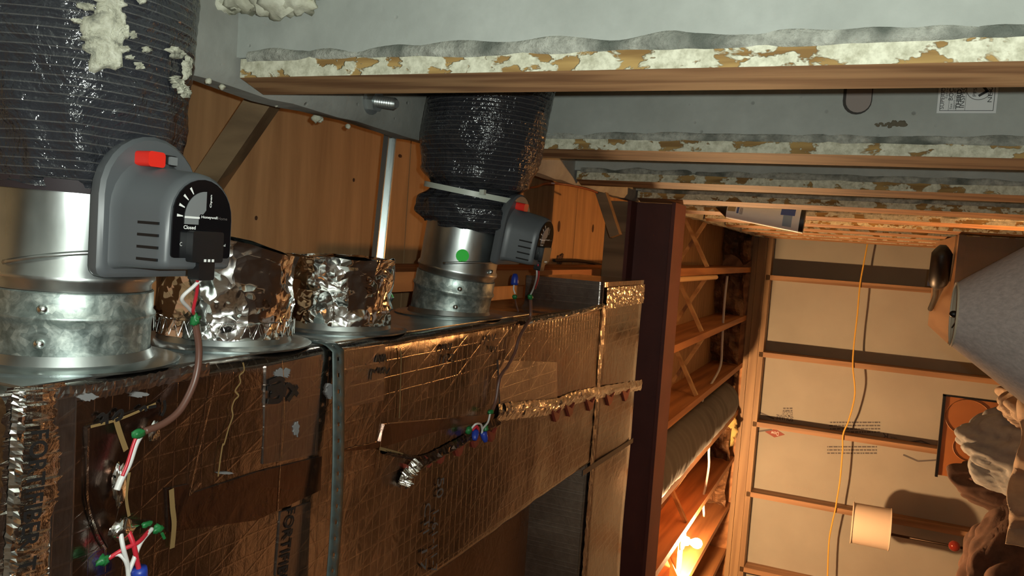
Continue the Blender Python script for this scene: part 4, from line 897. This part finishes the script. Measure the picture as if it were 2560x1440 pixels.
# table carrying panel and clothes (mostly below the frame)
t = thing('folding_table', (-1.25, 4.6, 0), 'dark table under the clothes pile at the frame edge', 'table')
MB().box((-2.3, 4.05, .585), (-.45, 5.2, .62)).build('table_top', 'darkwood', t)
for x in (-2.25, -.5):
    for y in (4.1, 5.15): MB().box((x - .02, y - .02, 0), (x + .02, y + .02, .585)).build('leg', 'black', t)
# clothes: draped heaps on a box
def heap(name, mt, cx, cy, z0, rx, ry, rz, seed, label, fold=1., n=46):
    b = MB(); vs = []; seg = n * 2
    for i in range(n + 1):
        ph = math.pi / 2 * (1 - i / n)
        for k in range(seg):
            a = 2 * math.pi * k / seg; d = V((math.cos(ph) * math.cos(a), math.cos(ph) * math.sin(a), math.sin(ph)))
            wp = 1.3 * nz(d * 1.4, 1, seed) ; f1 = abs(math.sin(3.1 * (d.x * math.cos(seed) + d.y * math.sin(seed) + .7 * d.z) + 3 * wp)); f3 = abs(math.sin(13 * (d.y * math.cos(seed * 3.) + d.z * .8) + 9 * wp)); f2 = abs(math.sin(7.0 * (d.z * math.cos(seed * 2.) + d.x * math.sin(seed * 2.)) + 5 * wp + 1)); k_ = 1 + fold * (.16 * nz(d * 1.5, 1, seed + 3) + .10 * (f1 - .7) + .06 * (f2 - .7) + .03 * (f3 - .7))
            vs.append(V((cx + d.x * rx * k_, cy + d.y * ry * k_, z0 + max(0, d.z) * rz * k_)))
    b.add(vs, [(i * seg + k, i * seg + (k + 1) % seg, (i + 1) * seg + (k + 1) % seg, (i + 1) * seg + k) for i in range(n) for k in range(seg)] + [tuple(n * seg + k for k in range(seg))])
    return tag(b.build(name, mt, None, True), label, 'clothing', 'clothes heaped on the table')
heap('grey_shirt', 'cloth_grey', -.82, 4.42, .62, .24, .22, .44, 4, 'crumpled light grey shirt on top of the clothes pile', 1.1)
heap('brown_garment', 'cloth_brown', -1.07, 4.72, .62, .16, .16, .42, 9, 'small brown garment bunched between grey shirt and orange panel', 1.)
heap('brown_blanket', 'cloth_brown', -1.42, 4.45, .62, .36, .30, .40, 13, 'large brown blanket heaped beside the red ball lamp', 1.2)
heap('tan_towel', 'cloth_tan', -.58, 4.3, .62, .15, .16, .30, 21, 'tan towel bunched nearest the big lamp shade', 1.)
def drape(u, v):
    x = -.48 - .72 * u; s_ = v
    z = .86 - .30 * s_ + .04 * nz((u * 5, v, 0)); y = 4.16 - .05 * math.sin(u * 19) - .02 * nz((u * 13, v * 3, 2)); return V((x, y, z))
b = MB(); b.grid(drape, 60, 14); o = b.build('cream_sheet', 'cloth_tan', None, True); md = o.modifiers.new('thick', 'SOLIDIFY'); md.thickness = .006; tag(o, 'cream sheet hanging along the front of clothes pile', 'cloth')
# tapered tube by the wall ribs
t = thing('sealant_tube', atY(2003, 552, 2.95), 'white tapered tube with blue print wedged at the wall nailers', 'tube')
ta, tb_ = atY(1818, 530, 2.95), atY(2000, 552, 2.95); tip = atY(1788, 518, 2.95)
dd = (tb_ - ta).normalized(); L_ = (tb_ - ta).length; sdx = (X - dd * X.dot(dd)).normalized(); sdy = dd.cross(sdx); sdy = sdy if sdy.y < 0 else -sdy
def tub(tt, a):      # flattened taper
    hw_ = .022 + (.042 - .022) * tt; th_ = .020 + .004 * tt; return ta + dd * (L_ * tt) + sdx * hw_ * math.cos(a) + sdy * th_ * math.sin(a)
def tgrid(t0, t1, a0, a1, nt, na, off=0.):
    b = MB(); b.grid(lambda u, v: tub(t0 + (t1 - t0) * u, a0 + (a1 - a0) * v) + (sdx * math.cos(a0 + (a1 - a0) * v) + sdy * math.sin(a0 + (a1 - a0) * v)) * off, nt, na); return b
tb = tgrid(0, 1, 0, 2 * math.pi, 12, 32); tb.build('tube_body', 'tube_white', t, True)
b = tgrid(1, 1.06, 0, 2 * math.pi, 2, 32); b.add([tub(1.06, 2 * math.pi * k / 32) for k in range(32)], [tuple(range(32))]); b.build('end_cap', 'black', t, True, 40)
b = MB(); b.grid(lambda u, v: tub(0, 2 * math.pi * v).lerp(tip, u * .95), 6, 24); b.build('nozzle', 'black', t, True)
tgrid(.74, .93, .15, 1.25, 3, 8, .0008).build('blue_print', 'tube_blue', t, True); tgrid(.78, .90, 1.25, 2.3, 3, 8, .0008).build('pale_blue_print', 'tube_lightblue', t, True)
tgrid(.14, .17, .6, 1.6, 2, 6, .0008).build('blue_print', 'tube_blue', t, True); tgrid(.01, .12, .3, 1.4, 2, 6, .0008).build('tan_print', 'tube_tan', t, True)
for k in range(4): tgrid(.185 + .011 * k, .190 + .011 * k, .7, 1.7, 1, 6, .0008).build('fine_print', 'ink_grey', t, True)
# inspection sticker on the second rib
ys = y2 - .0032
s0, s1 = atY(2341, 283, ys), atY(2490, 278, ys)          # upper-left and lower-left corners of the sheet (photo: left is up)
t = thing('inspection_sticker', V((s0.x, ys, s1.z)), 'white inspection label with check mark stuck on second concrete rib', 'sticker')
W_ = .135; hgt = s0.z - s1.z; so_ = V((s0.x, ys, s1.z))
MB().box((s0.x, ys, s1.z), (s0.x + W_, ys + .0012, s0.z)).build('sheet', 'paper', t)
yt = ys - .0004
def sbar(x0, z0, x1, z1): MB().box((s0.x + x0, yt, s1.z + z0), (s0.x + x1, yt + .0003, s1.z + z1)).build('rule_line', 'ink', t)
e_ = .0035; wl = .0007
sbar(e_, e_, e_ + wl, hgt - e_); sbar(e_, e_, W_ - e_, e_ + wl); sbar(e_, hgt - e_ - wl, W_ - e_, hgt - e_); sbar(e_, hgt * .80, W_ - e_, hgt * .80 + .0004); sbar(e_, hgt * .67, W_ - e_, hgt * .67 + .0004); sbar(e_, hgt * .52, W_ - e_, hgt * .52 + .0004)
def st(s, x, zf, ln, h): text(s, V((s0.x + x, yt - .0002, s1.z + hgt * zf)), X, Z, ln, h, 'ink', t)
st('SUPERIOR WALLS', .006, .885, .066, .0052); st('Ephrata, PA', .022, .830, .03, .0034); st('See', .006, .745, .008, .003); st('BOCA\u00ae', .019, .742, .03, .0062); st('report no. 89-53', .006, .685, .036, .004); st('THIRD PARTY', .006, .605, .062, .0062); st('INSPECTION', .008, .540, .058, .0062); st('NER-QA255', .016, .075, .056, .0066)
cc = V((s0.x + .036, yt, s1.z + hgt * .315)); b = MB()
b.tube([cc + V((.0165 * math.cos(a), 0, .0165 * math.sin(a))) for a in [2 * math.pi * i / 40 for i in range(41)]], .0004, 4); b.build('seal_ring', 'ink_grey', t)
ck = MB(); q = [cc + V((-.011, -.0002, .0)), cc + V((-.004, -.0002, -.0105)), cc + V((.013, -.0002, .0035))]; ck.bar(q[0], q[1], .0034, .0003, Z); ck.bar(q[1] - (q[2] - q[1]).normalized() * .0015, q[2], .0034, .0003, Z); ck.build('check_mark', 'ink', t)
text('PFS', cc + V((-.0115, -.0003, .003)), X, Z, .012, .0046, 'ink', t)
